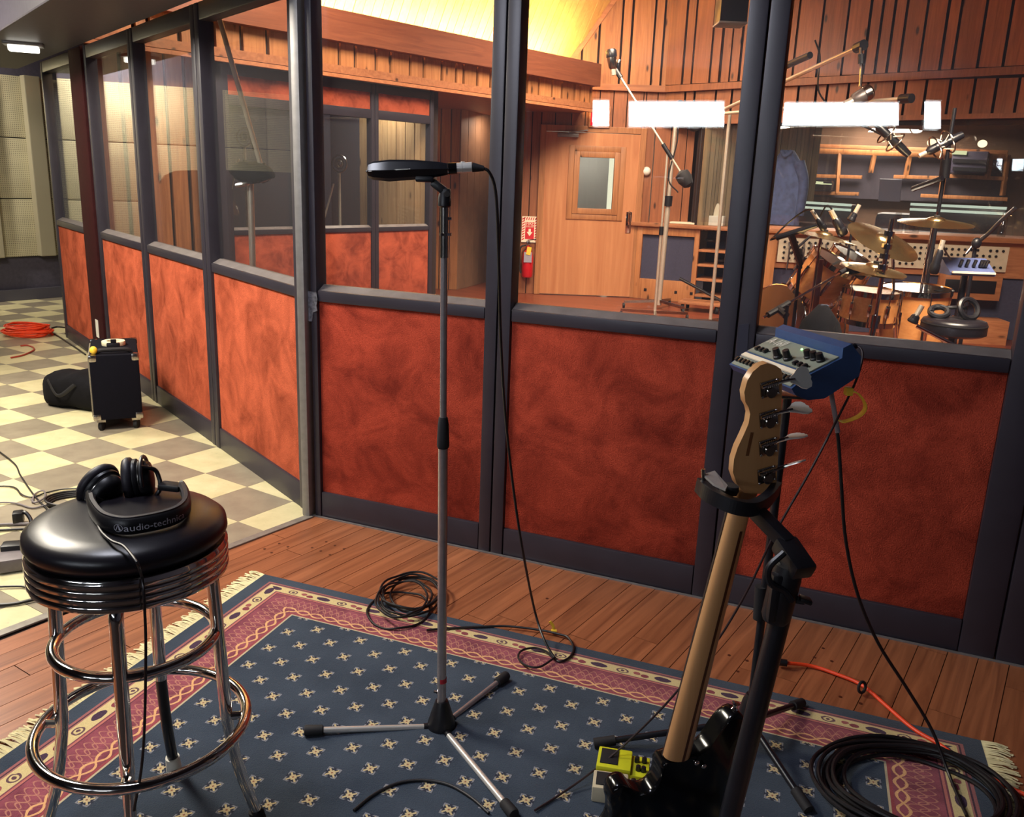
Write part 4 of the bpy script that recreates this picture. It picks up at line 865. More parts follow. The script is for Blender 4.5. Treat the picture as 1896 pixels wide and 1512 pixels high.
for k, a in enumerate(za):
    d = V((math.cos(R(a)), math.sin(R(a)), 0)); P = lambda r, zz: SC+d*r+V((0, 0, zz))
    lg = B().tube([P(.1, z-.122), P(.135, z-.127), P(.154, z-.142), P(.158, z-.185), P(.164, .45), P(.17, .3)], .0135, 14).obj('leg', m_chrome, t)
    B().tube([P(.17, .31), P(.173, .27), P(.192, .16), P(.226, .04)], .0125, 12).obj('leg_foot', m_blackm if k == 1 else m_chrome, t)
    B().cyl(P(.222, .05), P(.2305, RT-.001), .0165, .0185, 14).obj('foot_cap', m_white if k == 1 else m_rubber, t, label='white rubber foot cap' if k == 1 else None)
B().torus(SC+V((0, 0, .298)), .211, .012, seg=80, sg=14).obj('base_ring', m_chrome, t)
for a in za:
    d = V((math.cos(R(a)), math.sin(R(a)), 0)); B().cyl(SC+d*.17+V((0,0,.298)), SC+d*.205+V((0,0,.298)), .009, seg=10).obj('weld', m_chrome, t)
B().torus(SC+V((0, 0, .505)), .157, .012, seg=72, sg=14).obj('foot_ring', m_chrome, t)
# ---------------- headphones on the stool
hz = SZ+.006; hp0 = G(255, 960, hz)
t = thing('headphones', 'black studio headphones lying on the round stool seat', 'headphones', hp0)
band = cr([G(x, y, hz) for x, y in ((167, 935), (173, 957), (193, 980), (227, 989), (263, 986), (308, 976), (334, 965), (347, 949), (345, 931), (337, 916))], 12, False)
hb = .033; m_hp = pm('headphone_black', (20, 19, 23), .42, var=.1); m_leather = pm('black_leather', (34, 30, 38), .5, var=.2, vs=80, bmp=.1)
def off(i, o, zz):
    a, e = band[max(0, i-1)], band[min(len(band)-1, i+1)]; tn = (e-a).normalized(); nn = V((tn.y, -tn.x, 0)); return band[i]+nn*o+V((0, 0, zz))
prof = [(.002, 0), (.0065, .004), (.0075, hb*.5), (.0065, hb-.004), (.002, hb), (-.004, hb-.002), (-.006, hb*.5), (-.004, .002)]
B().loft([[off(i, o, zz) for o, zz in prof] for i in range(len(band))]).obj('headband', m_hp, t, smooth=60)
B().loft([[off(i, o-.001, hb+zz) for o, zz in ((.004, -.002), (.003, .002), (-.004, .0025), (-.008, -.004), (-.004, -.01))] for i in range(4, len(band)-4)]).obj('headband_pad', m_leather, t, smooth=60)
al = [0]
for i in range(1, len(band)): al.append(al[-1]+(band[i]-band[i-1]).length)
def on_band(s, zz, o=.0088):
    for i in range(1, len(band)):
        if al[i] >= s: break
    f = (s-al[i-1])/max(1e-6, al[i]-al[i-1]); a, e = off(i-1, o, zz), off(i, o, zz); return a*(1-f)+e*f
def s_at(px, py):
    q = G(px, py, hz); return al[min(range(len(band)), key=lambda i: (band[i]-q).length)]
sa, sb = s_at(234, 989), s_at(335, 965); vs, fs = text_mesh('audio-technica', .02); wv = max(v.x for v in vs)
b = B().add([on_band(sa+v.x/wv*(sb-sa), .0095+v.y*.95) for v in vs], fs)
lc = sa-.0085
b2 = B()
for k in range(20):
    a0, a1 = k*math.pi/10, (k+1)*math.pi/10; b2.add([on_band(lc+r*math.cos(a), .016+r*math.sin(a)) for r, a in ((.0068, a0), (.0076, a0), (.0076, a1), (.0068, a1))], [(0, 1, 2, 3)])
for q in (((-.005, -.0045), (-.0035, -.0045), (.0006, .006), (-.0006, .006)), ((.0012, -.0045), (.005, -.0045), (.0008, .006), (.0002, .006))): b2.add([on_band(lc+x, .016+y) for x, y in q], [(0, 1, 2, 3)])
m_let = pm('silver_print', (206, 204, 216), .5); b.obj('lettering', m_let, t, smooth=None); b2.obj('round_emblem', m_let, t, smooth=None)
def earcup(c, ax, upv, name, s=1.):
    m = frame_from(ax, upv); f = B().lathe([(.018, .012), (.03, .0), (.046, .0), (.05, .007), (.0495, .014), (.044, .019), (.041, .019)], c, m, 36, s, .86*s); e = f.obj('ear_pad', m_leather, t, smooth=70)
    B().lathe([(.041, .018), (.045, .02), (.045, .026), (.04, .03), (.0405, .034), (.038, .046), (.034, .052), (.02, .055), (.0005, .056)], c, m, 36, s, .86*s).obj('ear_cup', m_hp, t, smooth=50)
    B().lathe([(.0405, .0305), (.0412, .032), (.0405, .0335)], c, m, 36, s, .86*s).obj('trim_ring', m_steel, t); return m
dep = ray(200, 905).normalized(); rr = V((.9, .43, 0)).normalized()
c1_ = G(172, 930, hz); c1 = AY(176, 893, c1_.y+.06)
m1 = earcup(c1, V((.74, -.42, -.4)), V((.35, .1, .93)), 'a', 1.06)
c2 = AY(233, 890, c1_.y+.07); m2 = earcup(c2, V((.93, .22, .1)), V((-.1, 0, 1)), 'b', 1.0)
cc = c2+m2.col[2]*.04; arm = AY(300, 893, c2.y+.0)
B().torus(cc, .047, .004, m2, 40, 8, R(-95), R(95)).obj('yoke', m_hp, t)
e1 = cc+m2 @ V((0, .047, 0)); e2 = cc+m2 @ V((0, -.047, 0)); 
yk = AY(297, 898, c2.y-.005)
bd = band[-1]+V((0,0,hb*.5))
b = B().tube([cc+m2 @ V((.036, .03, 0)), AY(286, 869, c2.y), AY(295, 886, c2.y), yk], .0045, 8); b.tube([cc+m2 @ V((-.036, .03, 0)), AY(283, 922, c2.y-.01), AY(294, 910, c2.y-.01), yk], .0045, 8); b.obj('yoke', m_hp, t)
B().beam(yk, bd, .03, .014, bev=.004).obj('slider', m_hp, t)
bd0 = band[0]+V((0,0,hb*.5)); cc1 = c1+m1.col[2]*.045
B().torus(cc1, .044, .0045, m1, 40, 8, R(90), R(270)).obj('yoke', m_hp, t)
B().beam(cc1+m1 @ V((-.03, -.02, 0)), bd0, .024, .012, bev=.004).obj('slider', m_hp, t)
B().tube([G(178, 948, hz+.004), G(184, 978, hz+.004), G(205, 1000, hz+.004), G(228, 1010, hz+.004), G(246, 1030, hz+.002), G(256, 1046, hz-.008), AY(262, 1066, SC.y-.176), AY(266, 1095, SC.y-.196), AY(268, 1130, SC.y-.2), AY(270, 1200, SC.y-.2), AY(268, 1330, SC.y-.2), AY(262, 1420, SC.y-.2), AY(248, 1500, SC.y-.2)], .0028, 8).obj('cord', m_cable, t)
# ---------------- tall microphone stand
m_mst = pm('stand_steel', (176, 166, 166), .24, .7, var=.08, vs=50)
MB_ = G(818, 1347); MY = MB_.y; top = AY(823, 384, MY); hubt = AY(818, 1296, MY)
t = thing('microphone_stand', 'tall straight chrome microphone stand on a black three legged base', 'microphone stand', MB_)
mid = AY(820.5, 822, MY)
B().cyl(hubt-V((0,0,.05)), mid, .0122, seg=20).obj('lower_tube', m_mst, t)
B().cyl(mid, top-V((0,0,.03)), .0086, seg=18).obj('upper_tube', m_mst, t)
B().lathe([(.0135, 0), (.0155, .006), (.015, .03), (.0138, .06), (.0118, .075), (.0105, .08)], AY(820.5, 829, MY), frame_from(top-mid), 24).obj('clutch', m_rubber, t)
up_ = (top-mid).normalized(); B().cyl(top-up_*.115, top, .0098, seg=18).obj('top_sleeve', m_steel, t); B().cyl(AY(825, 436, MY), AY(825, 431, MY), .0145, seg=18).obj('collar', m_chrome, t); B().cyl(AY(826, 405, MY), AY(836, 405, MY), .004, seg=10).obj('thumb_screw', m_chrome, t)
B().cyl(AY(818.5, 1262, MY), AY(818.5, 1254, MY), .0126, seg=20).obj('red_tape', pm('tape_red', (176, 30, 44), .5), t, label='narrow band of red tape')
hub = V((hubt.x, hubt.y, 0)); hh = hubt.z
B().lathe([(.017, hh), (.02, hh-.008), (.028, hh-.035), (.037, hh-.065), (.0385, hh-.08), (.034, hh-.098), (.02, hh-.104)], hub, seg=36).obj('hub', m_black, t, smooth=50)
B().cyl(AY(812, 1282, MY), AY(803, 1280, MY), .004, seg=8).obj('wing_screw', m_chrome, t)
tips = [G(572, 1352, .022), G(934, 1253, .022), V((.035, 1.735, .022))]
for k, q in enumerate(tips):
    d = V((q.x-hub.x, q.y-hub.y, 0)).normalized(); a = hub+d*.028+V((0,0,hh-.08)); e = V((q.x, q.y, .0225)); u_ = (e-a).normalized()
    lg = B().cyl(a, e, .0082, seg=16).obj('leg', m_bright if k != 1 else m_mst, t); B().lathe([(.0085, -.05), (.0135, -.047), (.0145, -.005), (.0125, .0), (.0005, .001)], e+u_*.012, frame_from(u_), 18).obj('rubber_cap', m_rubber, lg)
    B().cyl(a-u_*.004, a+u_*.02, .0105, seg=14).obj('leg_socket', m_black, t)
# clip
b = B(); k0_ = AY(829, 362, MY); b.lathe([(.0115, 0), (.0155, .004), (.0155, .022), (.013, .03), (.012, .036)], top, frame_from(up_), 22)
b.box(AY(827, 362, MY), (.02, .026, .034), rotm(0, .0, 0), .008); b.beam(AY(828, 358, MY), AY(800, 336, MY), .02, .02, (0, 1, 0), .006); b.obj('clip_arm', m_black, t)
B().cyl(AY(827.5, 359, MY-.012), AY(827.5, 359, MY-.017), .0068, seg=16).obj('clip_screw', m_steel, t)
b = B(); b.beam(AY(770, 331, MY), AY(804, 332, MY), .036, .014, (0, 0, 1), .005); b.obj('clip_cradle', m_black, t)
# ---------------- microphone
t = thing('microphone', 'black faceted microphone lying level on the tall chrome stand', 'microphone', AY(760, 333, MY))
def sec(px, y0, y1, wd):
    a, e = AY(px, y0, MY), AY(px, y1, MY); c = (a+e)/2; h_ = (a.z-e.z)/2; return [c+V((0, x*wd, zz*h_)) for x, zz in ((-1, .05), (-.62, .82), (-.3, 1), (.3, 1), (.62, .82), (1, .05), (.7, -.7), (.35, -1), (-.35, -1), (-.7, -.7))]
B().loft([sec(680, 311, 322, .012), sec(683, 303, 329, .018), sec(692, 299, 333, .0225), sec(722, 295.5, 336, .024), sec(770, 296, 332.5, .023), sec(812, 299.5, 327, .019), sec(832, 303, 323, .014)]).obj('body', pm('mic_black', (20, 20, 25), .3, var=.2, vs=40), t, smooth=20)
B().beam(AY(682, 317, MY-.02), AY(760, 312.5, MY-.0245), .0012, .002).obj('edge_highlight', m_steel, t); B().box(AY(681.5, 317, MY), (.006, .03, .005), None, .002).obj('nose_plate', m_steel, t)  # thin steel strip draws the highlight along the facet edge
B().cyl(AY(829, 312.5, MY), AY(831, 312.4, MY), .0138, seg=24).obj('ring', m_chrome, t); B().cyl(AY(831, 312.4, MY), AY(846, 311.5, MY), .0132, .0128, 24).obj('neck', m_gloss, t)
# cable with connector, down to the rug and over to the coil
t = thing('microphone_cable', 'black microphone cable hanging from the black microphone and coiled on the floor', 'cable', G(1010, 1200))
cy = MY; b = B(); b.cyl(AY(845, 311, cy), AY(856, 310.5, cy), .0118, seg=22); b.cyl(AY(856.5, 310.5, cy), AY(874, 309.5, cy), .0118, seg=22); b.box(AY(857, 301, cy), (.01, .008, .006), None, .002); b.obj('connector', m_bright, t)
B().cyl(AY(874, 309.5, cy), AY(896, 312, cy), .0112, .006, 18).obj('strain_relief', m_rubber, t)
pts = [AY(894, 311.5, cy), AY(905, 318, cy), AY(916, 345, cy+.01), AY(921, 400, cy+.03), AY(924, 500, cy+.08), AY(927, 620, cy+.14), AY(935, 760, cy+.22), AY(950, 900, cy+.3), AY(968, 1020, cy+.34), G(990, 1130, .11), G(1008, 1185, .045), G(1027, 1217, .014),
       G(1038, 1224, .012), G(1056, 1215, .012), G(1062, 1198, .012), G(1052, 1180, .012), G(1036, 1174, .012), G(1000, 1166, .012), G(940, 1159, .012), G(890, 1160, .012), G(830, 1163, .012), G(790, 1166, .014)]
B().tube(pts, .0038, 8).obj('cord', m_cable, t)
lp_ = [G(x, y, .018) for x, y in ((1027, 1217), (1000, 1234), (975, 1232), (960, 1218), (966, 1204), (990, 1199), (1012, 1206), (1024, 1218))]
B().tube(lp_, .0034, 8).obj('loop', m_cable, t)
cb = B(); c0 = G(738, 1134); c1x = G(768, 1105)
for k in range(7):
    f = random.uniform(0, 1) if k > 1 else k; cc_ = c0*(1-f)+c1x*f; r0 = random.uniform(.075, .1); n_ = 14; ph = random.uniform(0, 6)
    sx_ = random.uniform(.85, 1.1)
    cb.tube([cc_+V((r0*sx_*1.12*math.cos(a*2*math.pi/n_), r0*1.5*math.sin(a*2*math.pi/n_), .012+k*.0055+.004*math.sin(a*2+ph))) for a in range(n_)], .004, 8, closed=True, res=4)
cb.obj('coil', m_cable, t)
b = B(); p = G(1025, 1168, .012); b.tube([p, AY(1024, 1164, p.y)+V((0, 0, .01)), AY(1018, 1150, p.y)], .005, 6, flat=.35); b.cyl(p+V((-.008, 0, 0)), p+V((.01, 0, 0)), .0065, seg=10); b.obj('yellow_tie', m_yellow, t)
# ---------------- loose cable arc near the bottom edge
p = [G(x, y, RT+.004) for x, y in ((655, 1500), (690, 1472), (735, 1450), (785, 1444), (830, 1452), (872, 1476), (905, 1505))]
lab(B().tube(p, .0036, 8).obj('floor_cable', m_cable, None, p[3]), 'single black cable curving over the rug at the bottom edge below the tripod base', 'cable')
# ---------------- bass guitar on its stand
GY = 1.5; gn = AY(1366, 905, GY); gh = AY(1257, 1412, GY+.03); ga = (gn-gh).normalized(); gb = V((math.cos(R(-72)), math.sin(R(-72)), 0)); gb = (gb-ga*gb.dot(ga)).normalized(); gw = ga.cross(gb).normalized()
if gw.x < 0: gw = -gw
def GP(px, py, o=0.):                   # sight line met with the plane of the guitar's back
    q0 = gn+gb*o; d = ray(px, py); return CAM+d*((q0-CAM).dot(gb)/d.dot(gb))
def LC(p): q = p-gh; return q.dot(gw), q.dot(ga)
def LP_(w_, a, o=0.): return gh+gw*w_+ga*a+gb*o
t = thing('bass_guitar', 'black bass guitar seen from behind with a maple neck, hung on a black stand', 'guitar', (gh.x, gh.y, .0))
m_maple = wood('maple_neck', (174, 124, 78), (196, 148, 100), 'z', rnd=.01, knots=False, rough=.28, coat=.4, sc_=.5)
hs = [(1437, 903), (1447, 757), (1449, 693), (1446, 683), (1437, 677), (1421, 672), (1408, 676), (1394, 688), (1384, 704), (1378, 726), (1380, 744), (1386, 754), (1389, 766), (1386, 784), (1377, 805), (1366, 828), (1359, 850), (1357, 874), (1364, 895), (1378, 912), (1410, 914), (1428, 909)]
q = [LC(GP(x, y)) for x, y in hs]; mm = Matrix((gw, ga, gb)).transposed()
B().prism(q, -.0155, 0, gh, Matrix((gw, ga, gb)).transposed()).obj('headstock', m_maple, t, smooth=30)
na, nb_ = LC(GP(1383, 935)), LC(GP(1258, 1405)); secs = []
for k in range(12):
    f = k/11; a_ = na[1]*(1-f)+nb_[1]*f; cx_ = na[0]*(1-f)+nb_[0]*f-.004*(1-f); hw = .0205+.0085*f; dp_ = .012+.003*f
    secs.append([LP_(cx_+hw*math.cos(R(g)), a_, -.008+dp_*math.sin(R(g))*1.35-.004) for g in range(0, 181, 15)]+[LP_(cx_-hw, a_, -.018), LP_(cx_+hw, a_, -.018)])
nk0 = [LP_(0, na[1]+.045, -.012)+(p-LP_(0, na[1], 0))*0 for p in secs[0]]
a_ = na[1]+.05; cx_ = LC(GP(1398, 905))[0]
secs.insert(0, [LP_(cx_+.024*math.cos(R(g)), a_, -.009+.006*math.sin(R(g))) for g in range(0, 181, 15)]+[LP_(cx_-.024, a_, -.0155), LP_(cx_+.024, a_, -.0155)])
B().loft(secs).obj('neck', m_maple, t, smooth=50)
fbd = []
for k in range(2):
    a_ = na[1]*(1-k)+nb_[1]*k+(.03 if k == 0 else -.02); cx_ = (na[0]-.004)*(1-k)+nb_[0]*k; hw = .0207+.0085*k; fbd.append([LP_(cx_+x*hw, a_, zz) for x, zz in ((-1, -.018), (1, -.018), (.96, -.0245), (-.96, -.0245))])
B().loft(fbd).obj('fretboard', pm('rosewood', (34, 22, 20), .5), t)
st = B(); s0, s1 = secs[2], secs[-1]; st.loft([[p+gb*.0008+gw*x*.0028 for x in (-1, 1)]+[p-gb*.002+gw*x*.0028 for x in (1, -1)] for p in ((s0[6]+s0[5])/2, (s1[6]+s1[5])/2)]); st.obj('skunk_stripe', pm('walnut_stripe', (70, 34, 18), .35), t, label='dark walnut stripe down the back of the neck')
out = [(-.032, .004), (.036, .012), (.052, .02), (.068, .035), (.084, .07), (.1, .095), (.118, .103), (.136, .091), (.147, .065), (.15, .02), (.142, -.05), (.134, -.11), (.15, -.18), (.165, -.24), (.15, -.3), (.08, -.335), (-.03, -.34), (-.12, -.32), (-.16, -.26), (-.155, -.19), (-.13, -.14), (-.13, -.105), (-.138, -.08), (-.138, -.055), (-.124, -.04), (-.104, -.044), (-.088, -.062), (-.066, -.07), (-.046, -.062), (-.034, -.035)]
oc = cr([V((x, y, 0)) for x, y in out], 3, True); cx0, cy0 = -.01, -.13
rings = []
for s_, o_ in ((.965, -.044), (.99, -.041), (1, -.034), (1, -.008), (.99, -.002), (.965, .001)): rings.append([LP_(cx0+(p.x-cx0)*s_, cy0+(p.y-cy0)*s_, o_) for p in oc])
B().loft(rings).obj('body', m_gloss, t, smooth=50)
B().prism([(-.03, -.055), (.034, -.05), (.036, .012), (-.031, .004)], .0, .004, gh, mm).obj('neck_plate', m_gloss, t)
p = LP_(.119, .103, -.02); B().lathe([(.008, 0), (.005, .004), (.005, .01), (.009, .013), (.0005, .015)], p, frame_from(ga), 16).obj('strap_button', m_chrome, t)
pk = B(); 
for (px, py) in ((1290, 1412), (1303, 1418)): pk.ell(GP(px, py, .006), .006, .006, .004, mm)
pk.obj('plate_screws', m_chrome, t)
tw = (GP(1449, 700)-GP(1400, 712)).normalized()
for k, (px, py, ex_, ey_, tilt) in enumerate(((1412, 720, 1482, 700, .15), (1410, 776, 1478, 756, .95), (1409, 828, 1470, 808, 1.3), (1406, 880, 1468, 858, 1.5))):
    c = GP(px+12, py-2, .001); ax = (GP(px+40, py-12)-GP(px, py)).normalized(); vv = gb.cross(ax).normalized(); m = Matrix((ax, vv, gb)).transposed()
    tn = B(); tn.box(c+gb*.0015, (.036, .03, .003), m, .001); o = tn.obj('tuner', m_steel, t)
    g_b = B(); g_b.cyl(c+vv*-.007+gb*.005, c+vv*-.007+gb*.009, .0095, seg=18); g_b.cyl(c-ax*.017+vv*.008+gb*.006, c+ax*.02+vv*.008+gb*.006, .0032, seg=10)
    for r_ in range(6): a0 = c+ax*(-.008+r_*.004)+vv*.008+gb*.006; g_b.cyl(a0, a0+ax*.0018, .0048, seg=10)
    for sx_ in (-1, 1):
        for sy_ in (-1, 1): g_b.ell(c+ax*.016*sx_+vv*.013*sy_+gb*.0035, .0024, .0024, .0018, m, 8, 5)
    g_b.obj('gear', m_chrome, o)
    a0 = c+ax*.02+vv*.008+gb*.006; tipc = GP(ex_, ey_, .007); u_ = (tipc-a0).normalized(); sh = B(); L_ = (tipc-a0).length; sh.cyl(a0, a0+u_*(L_-.012), .0032, seg=10); sh.obj('shaft', m_chrome, o)
    v2 = gb.cross(u_).normalized(); cv = (CAM-a0).normalized(); ph_ = math.atan2(cv.dot(v2), cv.dot(gb)); n2 = (gb*math.cos(ph_+tilt)+v2*math.sin(ph_+tilt)); w2 = u_.cross(n2).normalized()
    lob = [(-.006, .005), (.004, .0105), (.012, .018), (.021, .021), (.031, .018), (.034, .011), (.033, .005), (.0355, 0)]; lob = lob+[(x, -y) for x, y in lob[::-1][1:]]
    B().prism(lob, -.0012, .0012, a0+u_*(L_-.014), Matrix((u_, w2, n2)).transposed()).obj('tuner_key', m_bright, o)
B().box(GP(1388, 822, .0004), (.006, .045, .0008), Matrix((gw, ga, gb)).transposed()).obj('serial_stamp', pm('stamp_brown', (112, 68, 38), .4), t, smooth=None)
# guitar stand
SY = 1.36; ta = AY(1462, 1072, SY); tb = AY(1363, 1463, SY); td = (ta-tb).normalized(); ft = tb-td*((tb.z-.045)/td.z)
t = thing('guitar_stand', 'black hanging guitar stand gripping the maple bass neck in its yoke', 'guitar stand', (ft.x, ft.y, 0))
B().cyl(ft, ta, .0185, seg=24).obj('upright', m_blackm, t)
b = B(); c = AY(1447, 1100, SY); b.lathe([(.021, -.05), (.025, -.04), (.026, .03), (.024, .055)], c, frame_from(td), 24); b.box(c+V((-.016, -.012, -.0)), (.02, .024, .09), None, .008); b.obj('clutch_body', m_black, t)
b = B(); b.cyl(AY(1466, 1108, SY), AY(1490, 1112, SY-.01), .007, seg=10); b.beam(AY(1480, 1106, SY-.01), AY(1502, 1114, SY-.012), .02, .008, bev=.003); b.obj('lock_knob', m_black, t)
B().tube([AY(1452, 1022, SY-.02), AY(1424, 1050, SY-.025), AY(1426, 1078, SY-.025), AY(1452, 1094, SY-.025), AY(1466, 1112, SY-.025)], .006, 8).obj('trigger_lever', m_black, t)
B().beam(AY(1450, 1003, SY+.03), AY(1490, 1062, SY-.03), .042, .03, bev=.006).obj('head_block', m_black, t)
B().beam(AY(1394, 940, 1.46), AY(1460, 1008, SY+.02), .026, .024, bev=.004).obj('yoke_arm', m_black, t)
yp = cr([AY(1296, 897, 1.5), AY(1310, 912, 1.462), AY(1332, 925, 1.438), AY(1362, 937, 1.425), AY(1392, 940, 1.43), AY(1418, 926, 1.47), AY(1437, 903, 1.53)], 6, False)
b = B()
secs = []
for i, p in enumerate(yp):
    a, e = yp[max(0, i-1)], yp[min(len(yp)-1, i+1)]; tn = (e-a).normalized(); nn = tn.cross(td).normalized(); secs.append([p+nn*x+td*zz for x, zz in ((-.008, -.013), (.008, -.013), (.008, .013), (-.008, .013))])
b.loft(secs).obj('yoke', m_black, t, smooth=None)
b = B(); q = [AY(1299, 893, 1.492), AY(1320, 886, 1.5), AY(1344, 914, 1.44), AY(1340, 921, 1.425), AY(1318, 911, 1.45)]; q = [p+td*.012 for p in q]; b.add(q+[p+td*.004 for p in q], [(0,1,2,3,4), (9,8,7,6,5)]+[(i, (i+1) % 5, 5+(i+1) % 5, 5+i) for i in range(5)]); b.obj('lock_plate', m_alu, t, smooth=None, label='silver lock plate')
b = B(); b.cyl(AY(1303, 890, 1.49), AY(1302, 868, 1.49), .004, seg=10); b.obj('lock_pin', m_steel, t); c = AY(1350, 905, 1.5); B().lathe([(.016, -.008), (.018, 0), (.016, .008)], c, frame_from(td), 24).obj('rubber_pad', m_rubber, t)
for a in (35, 155, 275):
    d = V((math.cos(R(a)), math.sin(R(a)), 0)); b = B(); b.tube([ft+d*.01+V((0,0,.12)), ft+d*.12+V((0,0,.07)), ft+d*.3+V((0,0,.02))], .011, 10); lg = b.obj('leg', m_blackm, t); B().cyl(ft+d*.28+V((0,0,.024)), ft+d*.315+V((0,0,.019)), .0155, seg=12).obj('rubber_foot', m_rubber, lg)
# ---------------- mixer stand
hub = G(1381, 1388); hub.z = 0; t = thing('mixer_stand', 'black tripod stand carrying the blue personal mixer', 'microphone stand', hub); pt = AY(1459, 728, hub.y)
B().cyl(hub+V((0,0,.06)), pt, .0105, seg=18).obj('pole', m_blackm, t); B().lathe([(.016, .17), (.024, .15), (.034, .1), (.034, .075), (.02, .065)], hub, seg=30).obj('hub', m_black, t); B().cyl(AY(1409, 1085, hub.y), AY(1405, 1145, hub.y), .015, seg=16).obj('clutch', m_rubber, t)
for k, q in enumerate((G(1108, 1375, .02), G(1481, 1302, .02), G(1492, 1492, .02))):
    a = hub+V((0,0,.09)); e = V((q.x, q.y, .021)); u_ = (e-a).normalized(); lg = B().cyl(a+u_*.02, e, .0085, seg=14).obj('leg', m_blackm, t); B().cyl(e-u_*.045, e+u_*.012, .0135, seg=14).obj('rubber_cap', m_rubber, lg)
B().box(pt+V((0,0,.0)), (.09, .09, .008), None, .003).obj('mount_plate', m_steel, t)
# ---------------- personal mixer
fl, fr_, bl = AY(1382, 650, 2.05), AY(1497, 691, 1.82), AY(1433, 622, 2.08); ex_ = fr_-fl; ey_ = bl-fl; ML, MD = ex_.length, ey_.length; ex_.normalize(); ey_ = (ey_-ex_*ey_.dot(ex_)).normalized(); ez_ = ex_.cross(ey_)
if ez_.z < 0: ez_ = -ez_
mxm = Matrix((ex_, ey_, ez_)).transposed(); XP = lambda x, y, zz=0.: fl+ex_*x+ey_*y+ez_*zz
t = thing('personal_mixer', 'blue personal monitor mixer with grey panel and black knobs behind the bass headstock', 'mixer', XP(ML/2, MD/2, -.07))
m_mb = pm('mixer_blue', (48, 72, 114), .42, var=.08); m_mp = pm('mixer_panel', (132, 138, 124), .45, var=.06)
pf = [(-.045, -.03), (-.05, -.012), (-.004, -.002), (MD, -.002), (MD+.008, .018), (MD+.03, .018), (MD+.045, -.02), (MD+.03, -.06), (.02, -.07), (-.02, -.055)]
B().loft([[XP(x, y, zz) for y, zz in pf] for x in (-.004, ML+.004)]).obj('case', m_mb, t, smooth=None)
B().box(XP(ML/2, MD/2, 0), (ML-.004, MD-.006, .003), mxm).obj('panel', m_mp, t, smooth=None)
B().box(XP(ML/2, -.0105, -.0012), (ML-.006, .013, .004), mxm).obj('label_strip', m_wp, t, smooth=None, label='white label strip')
fm = Matrix((ex_, V(ey_)*.97+ez_*.23, ez_*.97-ey_*.23)).transposed()
B().box(XP(ML/2, -.033, -.0068), (ML-.006, .028, .003), fm).obj('button_panel', m_mp, t, smooth=None)
kb = B()
def knob(x, y, r, h): kb.lathe([(r*1.15, 0), (r*1.15, h*.25), (r, h*.3), (r*.85, h), (.0003, h)], XP(x, y, .0015), mxm, 16)
for x, y in ((.46, .16), (.59, .22)): knob(x*ML, y*MD, .009, .024)
for x, y in ((.74, .56), (.825, .57), (.91, .585)): knob(x*ML, y*MD, .0085, .019)
kb.obj('knobs', m_black, t, kind='stuff')
kb = B()
for x0, n_, y in ((.024, 3, .017), (.186, 3, .012)):
    kb.box(XP((x0+.018)*ML/.25, y*MD/.08+.006, .002), (.05, .003, .003), mxm)
    for k in range(n_): kb.box(XP((x0+k*.017)*ML/.25, y*MD/.08, .005), (.0105, .013, .008), mxm, .002)
for k in range(16): kb.box(XP(.012+k*(ML-.024)/15, -.033, -.002), (.009, .013, .008), fm, .002)
kb.obj('buttons', m_black, t, kind='stuff')
vs, fs = text_mesh('A-16II', .034, .25); print('TXT', len(vs), len(fs), max(v.y for v in vs), ez_, MD, ML); wv = max(v.x for v in vs); B().add([XP((.05+v.x/wv*.26)*ML, (.58+v.y*13)*MD, .0045) for v in vs], fs).obj('lettering', m_white, t, smooth=None)
B().ell(XP(.135*ML/.25, .062*MD/.08, .003), .003, .003, .002, mxm, 8, 5).obj('indicator_light', emit('green_led', (150, 255, 140), 3), t)
b = B(); pj = AY(1561, 652, 1.93); b.cyl(pj, AY(1584, 640, 1.94), .007, seg=12); b.obj('plug', m_black, t)
# cables from the mixer
w0 = AY(1584, 640, 1.94); pts = [w0, AY(1594, 645, 1.93), AY(1597, 660, 1.92), AY(1590, 690, 1.91), AY(1578, 720, 1.9), AY(1548, 780, 1.88), AY(1500, 872, 1.86), AY(1436, 985, 1.85), AY(1380, 1100, 1.86), AY(1318, 1200, 1.87), AY(1230, 1306, 1.9), G(1150, 1384, .075), G(1085, 1437, .03), G(1030, 1475, .012), G(990, 1500, .012)]
t = thing('headphone_cable', 'thin dark cable running from the mixer plug down left past the bass neck', 'cable', G(1080, 1440)); B().tube(pts, .0027, 8).obj('cord', pm('dark_red_cord', (40, 24, 28), .45), t)
pts = [AY(1534, 702, 1.95), AY(1541, 740, 1.95), AY(1547, 775, 1.95), AY(1553, 825, 1.95), AY(1558, 900, 1.95), AY(1566, 1000, 1.96), AY(1588, 1100, 1.97), AY(1626, 1190, 1.99), AY(1680, 1275, 2.0), AY(1725, 1350, 1.99), G(1752, 1420, .03), G(1772, 1470, .012), G(1790, 1510, .012)]
t = thing('network_cable', 'black cable hanging from the mixer down to the right corner of the rug', 'cable', G(1752, 1420)); B().tube(pts, .0042, 8).obj('cord', m_cable, t)
B().tube(pts[:3]+[AY(1551, 800, 1.95)], .0058, 10).obj('clear_sleeve', pm('grey_heat_shrink', (138, 128, 134), .35), t, label='grey shrink sleeve')
b = B(); pq = cr([AY(1572, 722, 1.9), AY(1588, 728, 1.9), AY(1600, 744, 1.9), AY(1601, 758, 1.9), AY(1588, 771, 1.91), AY(1562, 780, 1.93), AY(1549, 776, 1.94)], 6, False)
secs = [[p+V((0, y_, 0))+ (pq[min(i+1, len(pq)-1)]-pq[max(i-1, 0)]).cross(V((0,1,0))).normalized()*x for x, y_ in ((-.0015, -.008), (.0015, -.008), (.0015, .008), (-.0015, .008))] for i, p in enumerate(pq)]
